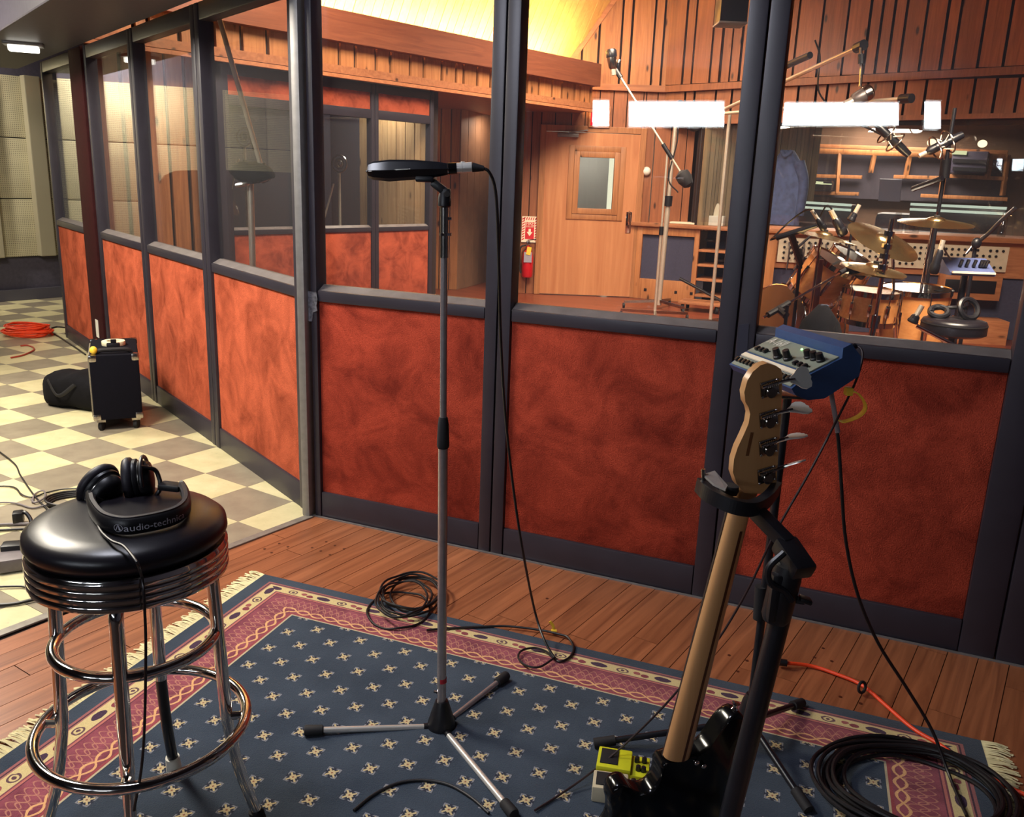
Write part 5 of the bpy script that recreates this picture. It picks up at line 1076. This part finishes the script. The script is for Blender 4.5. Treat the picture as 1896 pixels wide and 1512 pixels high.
b.loft(secs); b.box(AY(1571, 724, 1.9), (.016, .02, .018), None, .003); o = b.obj('cable_tie', m_yellow, None, pq[0], 40); lab(o, 'bright yellow cable strap curling off the mixer cables', 'strap')
# ---------------- effect pedals
def pedal(label, P00, P10, P01, mat, h, tone):   # footprint corners: near-left, near-right, far-left
    ex, ey = P10-P00, P01-P00; L, D_ = ex.length, ey.length; ex.normalize(); ey = (ey-ex*ey.dot(ex)).normalized(); m = Matrix((ex, ey, V((0,0,1)))).transposed(); Q = lambda x, y, zz: P00+ex*x*L+ey*y*D_+V((0,0,zz+RT))
    t = thing('effects_pedal', label, 'pedal', Q(.5, .5, 0)); b = B(); b.box(Q(.33, .5, h*.5), (L*.66, D_, h), m, .004); b.box(Q(.83, .5, h*.36), (L*.36, D_, h*.72), m, .004); b.obj('case', mat, t)
    B().box(Q(.23, .52, h+.001), (L*.34, D_*.72, .003), m, .001).obj('rubber_pad', m_rubber, t)
    for x, y in ((.8, .3), (.76, .7), (.9, .72), (.9, .28)): B().lathe([(.0065, 0), (.006, .013), (.0003, .014)], Q(x, y, h*.72), m, 14).obj('knob', m_black, t)
    b = B(); b.cyl(Q(.6, -.01, h*.5), Q(.6, .02, h*.5), .004, seg=8); b.obj('screw', m_black, t); return Q
p00, p10 = G(1103, 1424, .04), G(1200, 1440, .04); p00.z = p10.z = 0; pedal('bright yellow effects pedal on the rug left of the bass neck', p00, p10, V((G(1114, 1388, .04).x, G(1114, 1388, .04).y, 0)), pm('pedal_yellow', (214, 214, 40), .4, var=.05), .045, 0)
p00, p10 = G(1096, 1462, .04), G(1196, 1476, .04); p00.z = p10.z = 0; e_ = G(1104, 1430, .04); e_.z = 0; pedal('pale cream effects pedal in front of the yellow one, half hidden by the bass horn', p00, p10, e_, pm('pedal_cream', (196, 184, 156), .45, var=.08), .042, 0)
# ---------------- orange cable with a velcro loop
pts = [G(1444, 1226, .02), G(1500, 1232, .01), G(1550, 1248, .01), G(1596, 1268, .01), G(1640, 1305, .01), G(1690, 1348, .012), G(1740, 1378, .014), G(1790, 1415, .016), G(1870, 1458, .016), G(1920, 1480, .016)]
t = thing('extension_cable', 'orange extension cable crossing the floor to the right edge', 'cable', pts[3]); B().tube(pts, .0055, 10).obj('cord', m_orange, t); B().cyl(G(1440, 1225, .02), G(1457, 1227, .02), .011, seg=14).obj('plug', m_black, t)
p = G(1596, 1272, .025); B().torus(p, .016, .0045, frame_from((.5, -.8, .2)), 24, 8).obj('velcro_loop', m_rubber, t)
# ---------------- heavy black coil at the right
t = thing('cable_coil', 'thick coil of black cable at the lower right corner of the rug', 'cable', G(1720, 1470)); c = G(1690, 1475); b = B()
for k in range(9):
    r0 = .155+.012*(k % 4)+random.uniform(-.006, .006); n_ = 16; ph = random.uniform(0, 6); ox = V((random.uniform(-.012, .03), random.uniform(-.01, .01), 0))
    b.tube([c+ox+V((1.25*r0*math.cos(a*2*math.pi/n_), r0*.98*math.sin(a*2*math.pi/n_), .014+.008*(k//2)+.004*math.sin(a*1.7+ph))) for a in range(n_)], .0055, 8, closed=True, res=3)
b.obj('coil', m_cable, t)
B().tube([G(x, y, .013) for x, y in ((1600, 1500), (1570, 1478), (1545, 1440), (1540, 1410), (1553, 1388), (1580, 1373), (1640, 1368), (1720, 1378), (1780, 1400))], .0058, 8).obj('loose_loop', m_cable, t)
# ---------------- cables left of the stool
t = thing('cable_tangle', 'tangle of grey and black cables on the tiles at the left edge behind the stool', 'cable', G(60, 960))
m_gc = pm('grey_cable', (112, 104, 106), .5, var=.15)
for pts_, m_, r_ in (([(-70, 790), (18, 850), (38, 880), (62, 915), (90, 945), (110, 965)], m_cable, .0035), ([(-70, 904), (18, 900), (40, 915), (60, 920), (85, 912), (120, 905), (170, 905)], m_cable, .0035), ([(60, 930), (64, 915), (80, 908), (83, 920), (66, 930), (58, 925)], m_gc, .004),
                     ([(-70, 974), (18, 970), (60, 968), (100, 958), (140, 950), (180, 945)], m_gc, .006), ([(-70, 984), (18, 980), (70, 975), (110, 955)], m_cable, .005), ([(-70, 1014), (18, 1010), (60, 1002), (100, 1000)], m_gc, .004), ([(-70, 1089), (18, 1085), (50, 1087), (80, 1100)], m_cable, .004), ([(-70, 1122), (18, 1118), (60, 1110), (110, 1100)], m_cable, .006), ([(-70, 934), (18, 930), (60, 940), (90, 935), (120, 950)], m_gc, .004)):
    B().tube([G(x, y, .006+.004*random.random()) for x, y in pts_], r_, 7).obj('cord', m_, t)
b = B()
for k in range(4): c = G(150, 933); b.tube([c+V(((.13+.006*k)*math.cos(a*math.pi/7), (.085+.004*k)*math.sin(a*math.pi/7), .006+.007*k)) for a in range(14)], .0048, 7, closed=True, res=3)
lab(b.obj('cable_loop', m_cable, None, G(150, 933)), 'neat black cable loop on the tiles just behind the stool', 'cable')
b = B(); p = G(34, 957, .03); b.box(p, (.04, .05, .05), rotm(0, 0, .4), .008); b.tube([p, G(45, 948, .05), G(55, 958, .03), G(58, 968, .012)], .008, 8); lab(b.obj('power_plug', m_black, None, p), 'black power plug among the cables at the left edge', 'plug')
p = G(32, 1020, .04); b = B(); b.box(p, (.1, .06, .07), rotm(0, 0, .3), .01); lab(b.obj('power_strip', m_black, None, p), 'black power box at the left edge beside the stool seat', 'power strip')
p = G(36, 1050, .0); b = B(); b.box(p+V((0,0,.03)), (.14, .1, .05), rotm(0, 0, .5), .01); lab(b.obj('floor_box', m_gc, None, p), 'grey floor box at the left edge below the black power box', 'box')
# ---------------- speaker cabinet, bag, orange coil
a1, a2 = G(181, 800), G(262, 794); tz = AY(213, 657, (a1.y+a2.y)/2).z; wv_ = (a2-a1); wv_.z = 0; W_ = .25; wv_.normalize(); dv = V((-wv_.y, wv_.x, 0)); ce = (a1+a2)/2; zb = .065; D_ = .52; cm = Matrix((wv_, dv, V((0,0,1)))).transposed(); az = math.atan2(wv_.y, wv_.x)
t = thing('speaker_cabinet', 'black speaker cabinet with metal corners on casters beside the orange partition', 'speaker', ce+dv*D_/2)
CPt = lambda x, y, zz: ce+wv_*x+dv*y+V((0,0,zz))
B().box(CPt(0, D_/2, (tz+zb)/2), (W_, D_, tz-zb), cm, .012).obj('case', pm('black_tolex', (15, 15, 24), .9, spec=.12, var=.2, vs=160, bmp=.2), t)
B().box(CPt(-W_/2-.002, D_/2, (tz+zb)/2), (.012, D_*.9, (tz-zb)*.9), cm, .003).obj('grille_cloth', pm('grille_cloth', (128, 118, 100), .85, var=.2, vs=120), t, label='pale grille cloth')
for x in (-1, 1):
    for y in (0, 1):
        for zz in (zb, tz): B().box(CPt(x*(W_/2-.017), .017+y*(D_-.034), zz+(.017 if zz == zb else -.017)), (.042, .042, .042), cm, .012).obj('metal_corner', m_steel, t)
        p = CPt(x*(W_/2-.035), .04+y*(D_-.08), 0); cs_ = B().box(p+V((0,0,.058)), (.045, .045, .015), cm).obj('caster_plate', m_steel, t); B().cyl(p+V((-.01, 0, .026)), p+V((.01, 0, .026)), .026, seg=16).obj('caster', m_rubber, cs_)
B().tube([CPt(-.09, .06, tz), CPt(-.07, .05, tz+.018), CPt(0, .045, tz+.022), CPt(.07, .05, tz+.018), CPt(.09, .06, tz)], .012, 8).obj('handle', m_rubber, t)
p = CPt(0, .3, tz); o = B().lathe([(.036, .0), (.062, .0), (.0635, .003), (.0635, .022), (.062, .025), (.036, .025), (.036, 0)], CPt(0, .3, tz), seg=32).obj('tape_roll', pm('masking_tape', (232, 224, 188), .6), None, p); lab(o, 'roll of white tape lying on top of the black speaker cabinet', 'tape')
p = CPt(.0, .1, tz); b = B(); b.box(CPt(0, .17, tz+.018), (.07, .03, .036), cm, .008); b.box(CPt(.002, .173, tz+.045), (.03, .02, .022), cm, .004); lab(b.obj('clip_lamp', m_black, None, p), 'small black gadget in front of the tape roll', 'gadget')
p = CPt(-.1, .06, tz); o = B().ell(CPt(-.1, .045, tz+.022), .02, .02, .022).obj('rubber_ball', m_yellow, None, p); lab(o, 'small yellow ball on the front left of the speaker cabinet', 'ball')
c = G(125, 760); c2_ = G(84, 748); cc = (G(78, 752)+G(172, 764))/2; bx = (G(172, 764)-G(78, 752)); bL = bx.length+.12; bx.normalize(); by = V((-bx.y, bx.x, 0)); secs = []
for k in range(13):
    f = k/12; x = (f-.42)*bL; e_ = (1-abs(2*f-1)**5)**.5; h_ = .215*(.35+.65*e_)*(1+.06*math.sin(k*1.3)); w_ = .14*(.45+.55*e_)
    secs.append([cc+by*.12+bx*x+by*(w_*math.copysign(abs(math.cos(a))**.6, math.cos(a)))+V((0, 0, h_*.5+h_*.5*math.copysign(abs(math.sin(a))**.55, math.sin(a))*(1+.05*math.sin(3*a+k)))) for a in [j*math.pi/12 for j in range(24)]])
t = thing('gig_bag', 'soft black gear bag lying on the tiles left of the speaker cabinet', 'bag', cc+by*.12); B().loft(secs).obj('body', m_cloth, t, smooth=60); B().tube([cc+by*-.025+bx*-.1+V((0,0,.18)), cc+by*-.06+bx*.0+V((0,0,.1)), cc+by*-.03+bx*.1+V((0,0,.17))], .012, 6, flat=.4).obj('strap', m_rubber, t)
b = B(); c = G(52, 622)
for k in range(10): r0 = .12+.05*random.random(); b.tube([c+V((random.uniform(-.02, .02)+r0*1.25*math.cos(a*math.pi/6), r0*math.sin(a*math.pi/6), .015+k*.009+.006*math.sin(a+k))) for a in range(12)], .007, 6, closed=True, res=3)
t = thing('orange_coil', 'coil of orange extension cable on the tiles at the far left wall', 'cable', c); b.obj('coil', m_orange, t); B().tube([c+V((.12, 0, .05)), G(78, 615, .03), G(92, 616, .015), G(97, 619, .01)], .011, 8).obj('plug_end', m_orange, t)
lab(B().tube([G(x, y, .008) for x, y in ((20, 662), (40, 658), (55, 652), (63, 647), (60, 642), (50, 639), (38, 640))], .006, 7).obj('red_cable', pm('dull_red_cable', (168, 62, 48), .5), None, G(50, 650)), 'thin red cable loop on the tiles in front of the orange coil', 'cable')
lab(B().tube([G(x, y, .008) for x, y in ((122, 606), (105, 605), (93, 609), (96, 615), (112, 625), (135, 640), (158, 656))], .007, 7).obj('wall_cable', m_cable, None, G(110, 620)), 'dark cable lying along the foot of the farthest orange panel', 'cable')
# ================================================================ DRUM KIT
m_maple_d = wood('maple_shell', (196, 126, 70), (222, 156, 94), 'x', rnd=.01, knots=False, rough=.22, coat=.5)
m_head = pm('drum_head', (232, 226, 208), .45, var=.05); m_brass = pm('cymbal_bronze', (206, 182, 132), .26, 1, var=.08, vs=30)
def drum(name, label, c, r, h, ax, xv=None, lugs=8, shell=None, head=True):   # c = centre of the top head, ax = top normal
    ax = V(ax).normalized(); m = frame_from(ax, xv); t = thing(name, label, 'drum', c-ax*h)
    B().lathe([(r, -h), (r, -.012)], c, m, 40).obj('shell', shell or m_maple_d, t)
    for z in (0, -h): B().lathe([(r+.002, z-.018), (r+.012, z-.018), (r+.012, z+.016), (r+.006, z+.018), (r+.002, z+.012)], c, m, 40).obj('hoop', m_chrome, t)
    B().lathe([(r+.001, -.004), (r, .006), (.0005, .007)], c, m, 40).obj('drum_head', m_head, t)
    for k in range(lugs):
        a = 2*math.pi*k/lugs; d = m @ V((math.cos(a), math.sin(a), 0)); b = B(); b.beam(c+d*(r+.012)-ax*h*.3, c+d*(r+.012)-ax*h*.72, .022, .022, bev=.004); b.cyl(c+d*(r+.015)+ax*.016, c+d*(r+.015)-ax*(h-.0), .004, seg=6); b.obj('lug', m_chrome, t)
    return t, m
def cymbal(label, c, r, ax, stand=None):
    ax = V(ax).normalized(); m = frame_from(ax); t = thing('cymbal', label, 'cymbal', c); pr = [(.012, .03), (.03, .03), (.05, .022), (.058, .012), (r*.5, .006), (r, -.012), (r, -.0135), (r*.5, .0045), (.058, .0105), (.04, .018), (.012, .027)]
    B().lathe(pr, c, m, 56).obj('bow', m_brass, t, smooth=30); B().cyl(c+ax*.02, c+ax*.065, .006, seg=8).obj('wing_nut', m_chrome, t); B().lathe([(.018, .03), (.018, .042), (.004, .043)], c, m, 12).obj('felt', m_rubber, t); return t
def stand(label, base, top, r=.012, n=3, a0=.5, sp=.3):
    t = thing('cymbal_stand', label, 'drum stand', base); B().cyl(base+V((0,0,.1)), base*.45+top*.55, r*1.25, seg=14).obj('lower_tube', m_chrome, t); B().cyl(base*.5+top*.5, top, r*.85, seg=12).obj('upper_tube', m_chrome, t); B().cyl(base*.5+top*.5, base*.44+top*.56, r*2, seg=12).obj('wing_clamp', m_chrome, t)
    for k in range(n): d = V((math.cos(a0+k*2*math.pi/n), math.sin(a0+k*2*math.pi/n), 0)); B().tube([base+V((0,0,.3)), base+d*sp*.6+V((0,0,.12)), base+d*sp+V((0,0,.015))], .009, 8).obj('leg', m_chrome, t)
    return t
vd = lambda x, z, y=-.2: V((x, y, z))
KY = 5.9
c = AY(1462, 556, 6.2); drum('bass_drum', 'maple bass drum lying low at the left of the drum kit, blond front lit', AY(1440, 600, 6.1)+V((-.02, 0, .0)), .27, .42, (-.8, -.5, .12), (0, 0, 1))
drum('tom_drum', 'tilted maple tom with a white head at the left of the kit', AY(1545, 486, 6.0), .165, .27, (.42, -.3, .86), None, 6)
drum('tom_drum', 'second tilted tom half hidden behind the ride cymbal', AY(1580, 477, 6.6), .165, .27, (.38, -.28, .88), None, 6)
drum('snare_drum', 'maple snare drum with many chrome lugs in the middle of the kit', AY(1613, 540, 5.75), .172, .19, (.04, -.05, 1), None, 10)
ft_, _ = drum('floor_tom', 'large maple floor tom with a taped white head', AY(1698, 536, 6.0), .215, .42, (-.02, -.06, 1), None, 8)
for k in range(3): a = 2.1*k+.4; p = AY(1698, 536, 6.0)+V((.235*math.cos(a), .235*math.sin(a), -.2)); B().cyl(p, V((p.x, p.y, 0)), .009, seg=10).obj('leg', m_chrome, ft_)
b = B()
for dx, dy in ((-.1, .05), (.02, .1), (.12, -.08)): b.box(AY(1698, 536, 6.0)+V((dx, dy, .0095)), (.09, .04, .002), rotm(0, 0, dx*5))
b.obj('damping_tape', m_cloth, ft_)
p = AY(1500, 470, 6.3); t = drum('tom_drum', 'maple tom seen edge on at the far left of the kit', AY(1500, 512, 6.5), .15, .2, (-.75, -.2, .35), None, 6)[0]
cymbal('large golden ride cymbal tilted towards the camera', AY(1636, 444, 5.7), .238, (.25, -.38, .89)); cymbal('golden crash cymbal nearly level at the right of the kit', AY(1733, 410, 5.9), .235, (-.01, -.1, .99))
cymbal('thin crash cymbal seen edge on at the left of the kit', AY(1525, 437, 5.6), .215, (.17, -.02, .98)); cymbal('hi-hat cymbal low in front of the ride', AY(1620, 496, 5.4), .19, (.1, -.13, .98)); cymbal('second hi-hat cymbal just under the other', AY(1617, 507, 5.41), .185, (.06, .04, .99))
for lb, px, py, Y in (('chrome stand under the ride cymbal', 1652, 430, 5.75), ('chrome stand under the level crash cymbal', 1728, 414, 5.92), ('chrome stand under the edge on crash cymbal', 1520, 440, 5.62)):
    tp = AY(px, py, Y); stand(lb, V((tp.x+(.26 if px == 1652 else .02), tp.y+.12, 0)), tp)
tp = AY(1652, 405, 5.3); bs = V((AY(1612, 600, 5.3).x, 5.3, 0)); stand('dark hi-hat stand leaning in front of the snare drum', bs, tp, .016)
b = B()
for y in (428, 452, 470, 490, 505): b.cyl(AY(1652-(y-405)*.2, y, 5.28), AY(1650-(y-405)*.2, y+9, 5.28), .03, seg=10)
lab(b.obj('stand_clamps', m_chrome, None, AY(1640, 470, 5.28)), 'row of chrome clamps on the hi-hat stand', 'clamp')
# drum microphones
def dmic(label, head, tail, r, mat=m_blackm, cab=None):
    t = mic(label, head, tail, r, mat, grille=m_black); 
    if cab: B().tube([tail]+cab, .006, 6).obj('cord', m_cable, t)
dmic('black tom microphone on a short boom over the left crash cymbal', AY(1527, 425, 5.5), AY(1513, 404, 5.5), .022, cab=[AY(1505, 390, 5.5), AY(1490, 390, 5.6), AY(1460, 412, 5.7), AY(1426, 445, 5.7)])
dmic('long black microphone pointing down behind the left crash cymbal', AY(1563, 436, 5.8), AY(1546, 404, 5.8), .033, cab=[AY(1540, 387, 5.8), AY(1530, 381, 5.8), AY(1519, 400, 5.85)])
dmic('small black microphone beside the ride cymbal edge', AY(1574, 410, 6.2), AY(1583, 394, 6.2), .028); p = AY(1581, 400, 6.24); B().cyl((p.x, 6.3, .0), p, .009, seg=8).obj('rod', m_blackm, bpy.data.objects['microphone.006'])
dmic('black microphone hanging over the floor tom', AY(1727, 508, 5.5), AY(1741, 462, 5.5), .03, cab=[AY(1744, 452, 5.5), AY(1752, 468, 5.6), AY(1760, 480, 5.7)])
dmic('black snare microphone on the low boom', AY(1600, 513, 5.4), AY(1572, 496, 5.4), .026)
dmic('black microphone under the floor tom', AY(1688, 598, 5.0), AY(1697, 583, 5.0), .03)
for lb, pa_, pb2, bt_, tp_ in (('chrome mic boom over the left crash cymbal', (1428, 443, 5.6), (1512, 417, 5.5), (1480, 560, 5.9), (1484, 470, 5.8)), ('low chrome mic boom in front of the bass drum', (1413, 588, 5.0), (1575, 494, 5.4), (1455, 602, 5.0), (1458, 565, 5.0))):
    a, e = AY(*pa_), AY(*pb2); t = thing('drum_mic_stand', lb, 'microphone stand', V((AY(*tp_).x, AY(*tp_).y, 0))); B().cyl(a, e, .008, seg=10).obj('boom_arm', m_chrome, t); p = AY(*tp_); f = V((p.x, p.y, .02)); B().cyl(f, p, .011, seg=10).obj('pole', m_blackm, t)
    near = a+(e-a)*max(0, min(1, (p-a).dot(e-a)/(e-a).length_squared)); B().cyl(p-V((0,0,.06)), near, .022, seg=10).obj('clutch', m_black, t); u = (e-a).normalized(); B().cyl(near-u*.09, near+u*.09, .018, seg=10).obj('clamp', m_black, t); B().cyl(e-u*.1, e, .015, seg=10).obj('end_grip', m_black, t)
    for k in range(3): B().cyl((p.x, p.y, .1), (p.x+.13*math.cos(k*2.1+.4), p.y+.13*math.sin(k*2.1+.4), .012), .009, seg=8).obj('leg', m_blackm, t)
a, e = AY(1480, 470, 5.9), AY(1484, 560, 5.9); t = thing('cymbal_stand', 'slim stand with a black clutch in front of the patch bay', 'drum stand', V((e.x, e.y, 0))); B().cyl((e.x, e.y, .02), a, .01, seg=10).obj('pole', m_chrome, t); B().cyl(AY(1481, 460, 5.9), AY(1480, 497, 5.9), .02, seg=10).obj('clutch', m_black, t); B().cyl(AY(1464, 470, 5.9), AY(1501, 436, 5.9), .009, seg=8).obj('arm', m_blackm, t)
B().cyl(AY(1519, 480, 5.85), V((AY(1509, 600, 5.85).x, 5.85, .0)), .022, seg=12).obj('dark_red_pole', pm('red_pole', (110, 56, 48), .3, .6), None, V((AY(1509, 600, 5.85).x, 5.85, 0))); lab(bpy.data.objects['dark_red_pole'], 'reddish metal pole standing before the bass drum', 'pole')
# seats, cushion, small speaker
def throne(label, c, r, h_, tilt=0):
    t = thing('drum_throne', label, 'stool', V((c.x, c.y, 0))); B().lathe([(r*.85, -h_), (r, -h_+.015), (r, -.025), (r*.95, -.006), (r*.7, 0), (.0005, .003)], c, seg=40).obj('seat', m_vinyl, t, smooth=60); B().lathe([(r*1.004, -.035), (r*1.012, -.03), (r*1.004, -.025)], c, seg=40).obj('piping', m_rubber, t)
    B().cyl((c.x, c.y, .15), c-V((0,0,h_)), .02, seg=14).obj('post', m_blackm, t)
    for k in range(3): a = 2.1*k-1.3; B().tube([V((c.x, c.y, .32)), V((c.x+.2*math.cos(a), c.y+.2*math.sin(a), .14)), V((c.x+.28*math.cos(a), c.y+.28*math.sin(a), .015))], .012, 8).obj('leg', m_blackm, t)
c = AY(1768, 590, 5.4); throne('round black drum stool with headphones lying on it', c, .19, .1)
t = thing('headphones', 'black headphones lying on the round drum stool', 'headphones', c+V((0,0,.003)))
cc = AY(1775, 574, 5.4); B().torus(cc+V((.06, 0, .01)), .062, .018, frame_from((.2, -.9, .45)), 28, 8).obj('ear_pad', m_black, t); B().torus(cc+V((-.1, .04, -.02)), .05, .018, frame_from((-.2, -.5, .9)), 28, 8).obj('ear_pad', m_black, t); B().tube([cc+V((.08, .05, .01)), cc+V((0, .12, .0)), cc+V((-.1, .1, -.01)), cc+V((-.15, .03, -.02))], .012, 8).obj('headband', m_black, t)
c = AY(1524, 564, 5.15); secs = []
for k in range(9):
    f = k/8; w_ = .19*max(.02, 1-f**2.8)**.5; secs.append([V((c.x, c.y, 0))+V((w_*math.cos(a), w_*.9*math.sin(a), c.z*f)) for a in [j*math.pi/12 for j in range(24)]])
lab(B().loft(secs).obj('padded_cover', m_cloth, None, V((c.x, c.y, 0)), 60), 'rounded black padded cover standing in front of the kick drum', 'cover')
p = AY(1424, 560, 6.6); t = thing('floor_monitor', 'small black monitor speaker at the foot of the window stile', 'speaker', V((p.x, p.y, 0))); B().box(V((p.x, p.y, p.z/1.0*.55)), (.26, .24, p.z*1.1), None, .02).obj('case', m_black, t); B().lathe([(.07, 0), (.055, .008), (.02, -.004), (.0005, .003)], V((p.x+.02, p.y-.125, p.z*.7)), frame_from((0, -1, 0)), 20).obj('cone', m_rubber, t)
# drummer's small mixer on a post
a, e = AY(1752, 478, 5.9), AY(1831, 508, 5.9); c = (a+e)/2; t = thing('personal_mixer', 'blue grey personal mixer on a black post beside the crash cymbal', 'mixer', V((c.x, c.y, 0)))
W_ = e.x-a.x; q = B(); q.loft([[V((x, 5.9+y, c.z+zz)) for y, zz in ((-.08, -.055), (-.085, -.035), (.07, .05), (.1, .05), (.1, -.055))] for x in (a.x, e.x)]); q.obj('case', pm('mixer_blue_far', (78, 88, 128), .42), t, smooth=None)
B().beam(V((a.x+.01, 5.808, c.z-.033)), V((e.x-.01, 5.808, c.z-.033)), .022, .012, (0, 0, 1)).obj('label_strip', m_wp, t); kb = B()
for x in (.28, .42, .58, .72, .78, .84): kb.cyl(V((a.x+W_*x, 5.87, c.z+.005)), V((a.x+W_*x, 5.85, c.z+.045)), .012, seg=8)
kb.obj('knobs', m_black, t); B().cyl(V((c.x, 5.92, .05)), V((c.x, 5.92, c.z-.05)), .022, seg=14).obj('post', m_blackm, t); B().cyl(V((c.x, 5.92, .0)), V((c.x, 5.92, .05)), .12, .1, 24).obj('base', m_blackm, t)
p0 = AY(1806, 480, 6.4); t = thing('microphone_stand', 'dark boom stand rising behind the small mixer at the right edge', 'microphone stand', V((p0.x, 6.4, 0))); B().cyl((p0.x, 6.4, .02), AY(1806, 455, 6.4), .014, seg=12).obj('pole', m_blackm, t); B().cyl(AY(1788, 470, 6.4), AY(1806, 448, 6.4), .011, seg=10).obj('boom_tail', m_steel, t); B().tube([AY(1806, 452, 6.4), AY(1830, 432, 6.35), AY(1850, 412, 6.3), AY(1880, 385, 6.2)], .014, 10).obj('boom_arm', m_blackm, t); B().ell(AY(1808, 450, 6.38), .035, .03, .04).obj('clutch', m_black, t)
a, e = AY(1697, 603, 4.9), AY(1745, 622, 4.8); t = thing('drum_pedal_arm', 'short chrome rod lying low in front of the drum stool', 'rod', V((e.x, e.y, 0))); B().cyl(a, e+V((.1, 0, -.06)), .012, seg=10).obj('rod', m_chrome, t); B().cyl(e+V((.1, 0, -.06)), V((e.x+.1, e.y, 0)), .01, seg=8).obj('post', m_blackm, t)
# hanging speaker at the top of the middle window
a, e = AY(1331, 43, 8), AY(1392, -60, 8); t = thing('hanging_speaker', 'dark speaker box at the top of the middle window', 'speaker', ((a.x+e.x)/2, 8.1, a.z)); B().box(((a.x+e.x)/2, 8.1, (a.z+e.z)/2), (e.x-a.x, .25, e.z-a.z), None, .01).obj('case', m_black, t); B().box(((a.x+e.x)/2, 8.1, a.z+.008), (e.x-a.x+.01, .26, .014), None, .002).obj('trim_edge', m_sill, t); B().cyl(((a.x+e.x)/2, 8.1, e.z), ((a.x+e.x)/2, 8.1, 4.62), .02, seg=8).obj('hanger', m_blackm, t)
# ================================================================ behind the camera: lamps mirrored in the glass, draped piano
def mirror(p, org, n): n = n.normalized(); return p-n*(2*(p-org).dot(n))
GO = C0-NR*.056
def rlamp(x0, x1, y0, y1, D, label, st):
    pts = []
    for x, y in ((x0, y1), (x1, y1), (x1, y0), (x0, y0)):
        d = ray(x, y); pts.append(mirror(CAM+d*(D/ d.y), GO, NR))
    c = sum(pts, V())/4; f = (GO-c); ex = (pts[1]-pts[0]); ey = pts[3]-pts[0]; nn = ex.cross(ey).normalized(); nn = nn if nn.dot(f) > 0 else -nn
    t = thing('fluorescent_lamp', label, 'lamp', c)
    q = B(); q.add(pts+[p-nn*.02 for p in pts], [(0,1,2,3), (7,6,5,4)]+[(i, (i+1) % 4, 4+(i+1) % 4, 4+i) for i in range(4)]); q.obj('diffuser', emit('tube_white', (236, 244, 255), st), t, smooth=None)
    B().box(c-nn*.055, (ex.length*1.02, .06, ey.length*1.15), Matrix((ex.normalized(), nn, ex.normalized().cross(nn))).transposed()).obj('housing', m_white, t)
rlamp(1165, 1341, 188, 234, 10.8, 'long white lamp panel on the rear wall reflected left of the wide stile', LAMP)
rlamp(1440, 1664, 190, 232, 10.8, 'long white lamp panel on the rear wall reflected over the drums', LAMP)
rlamp(1098, 1128, 186, 233, 10.8, 'small white lamp panel reflected over the exit sign', LAMP)
rlamp(1713, 1742, 188, 238, 10.8, 'small white lamp panel reflected right of the drums', LAMP)
LO = C0-NL*.056; pa_ = mirror(AY(272, 330, 7.9), LO, NL); pb2 = mirror(AY(512, 330, 6.9), LO, NL); pa_.z = pb2.z = 0; u = (pb2-pa_); L = u.length; u.normalize(); v = V((-u.y, u.x, 0)); v = v if v.dot(pa_-C0) > 0 else -v
t = thing('draped_piano', 'tall piano under a black drape left of the view, mirrored in the orange panels', 'piano', (pa_+pb2)/2+v*.35); secs = []
for k in range(13):
    f = k/12; e_ = (1-abs(2*f-1)**6)**.5; zt = 1.43*(.8+.2*e_); secs.append([pa_+u*(f*L)+v*o_+V((0, 0, zz*zt)) for o_, zz in ((0, 0), (-.02, .5), (0, .92), (.08, .99), (.5, 1), (.66, .96), (.7, .5), (.7, 0))])
B().loft(secs).obj('drape', m_cloth, t, smooth=60)
p = G(44, 90, 2.165); t = thing('ceiling_spot', 'bright little lamp under the soffit at the far left', 'lamp', p); B().box(p, (.18, .1, .04), rotm(0, 0, .4), .01).obj('glow', emit('spot_white', (255, 250, 235), 3.), t); B().box(p+V((0, .0, .03)), (.24, .14, .03), rotm(0, 0, .4), .008).obj('housing', m_alu, t)
# ---------------------------------------------------------------- groups of repeats
GROUPS = {'partition_panel': 'glazed carpeted partition panels', 'booth_panel': 'panels of the isolation booth front', 'cymbal': 'cymbals of the drum kit', 'tom_drum': 'tilted toms of the drum kit',
          'microphone': 'microphones', 'boom_stand': 'studio boom stands', 'fluorescent_lamp': 'white lamp panels on the rear wall', 'effects_pedal': 'effects pedals beside the bass', 'dome_lamp': 'dome lamps on the control room ledge',
          'cymbal_stand': 'stands of the drum kit', 'drum_mic_stand': 'low drum microphone stands', 'meter_bridge': 'lit strips on the console', 'rack_unit': 'units in the rack wall', 'bottle': 'bottles on the patch bay desk',
          'pop_filter_stand': 'pop filter stands in the booth', 'mic_cable': 'cables hanging from the boom stands', 'shock_mounted_microphone': 'shock mounted overhead microphones', 'tape_patch': 'tape left on the stiles', 'rolled_cable': 'gear on the counter shelves'}
for o in list(bpy.data.objects):
    k = o.name.split('.')[0]
    if o.parent is None and o.get('category') and k in GROUPS and not o.get('group'): o['group'] = GROUPS[k]
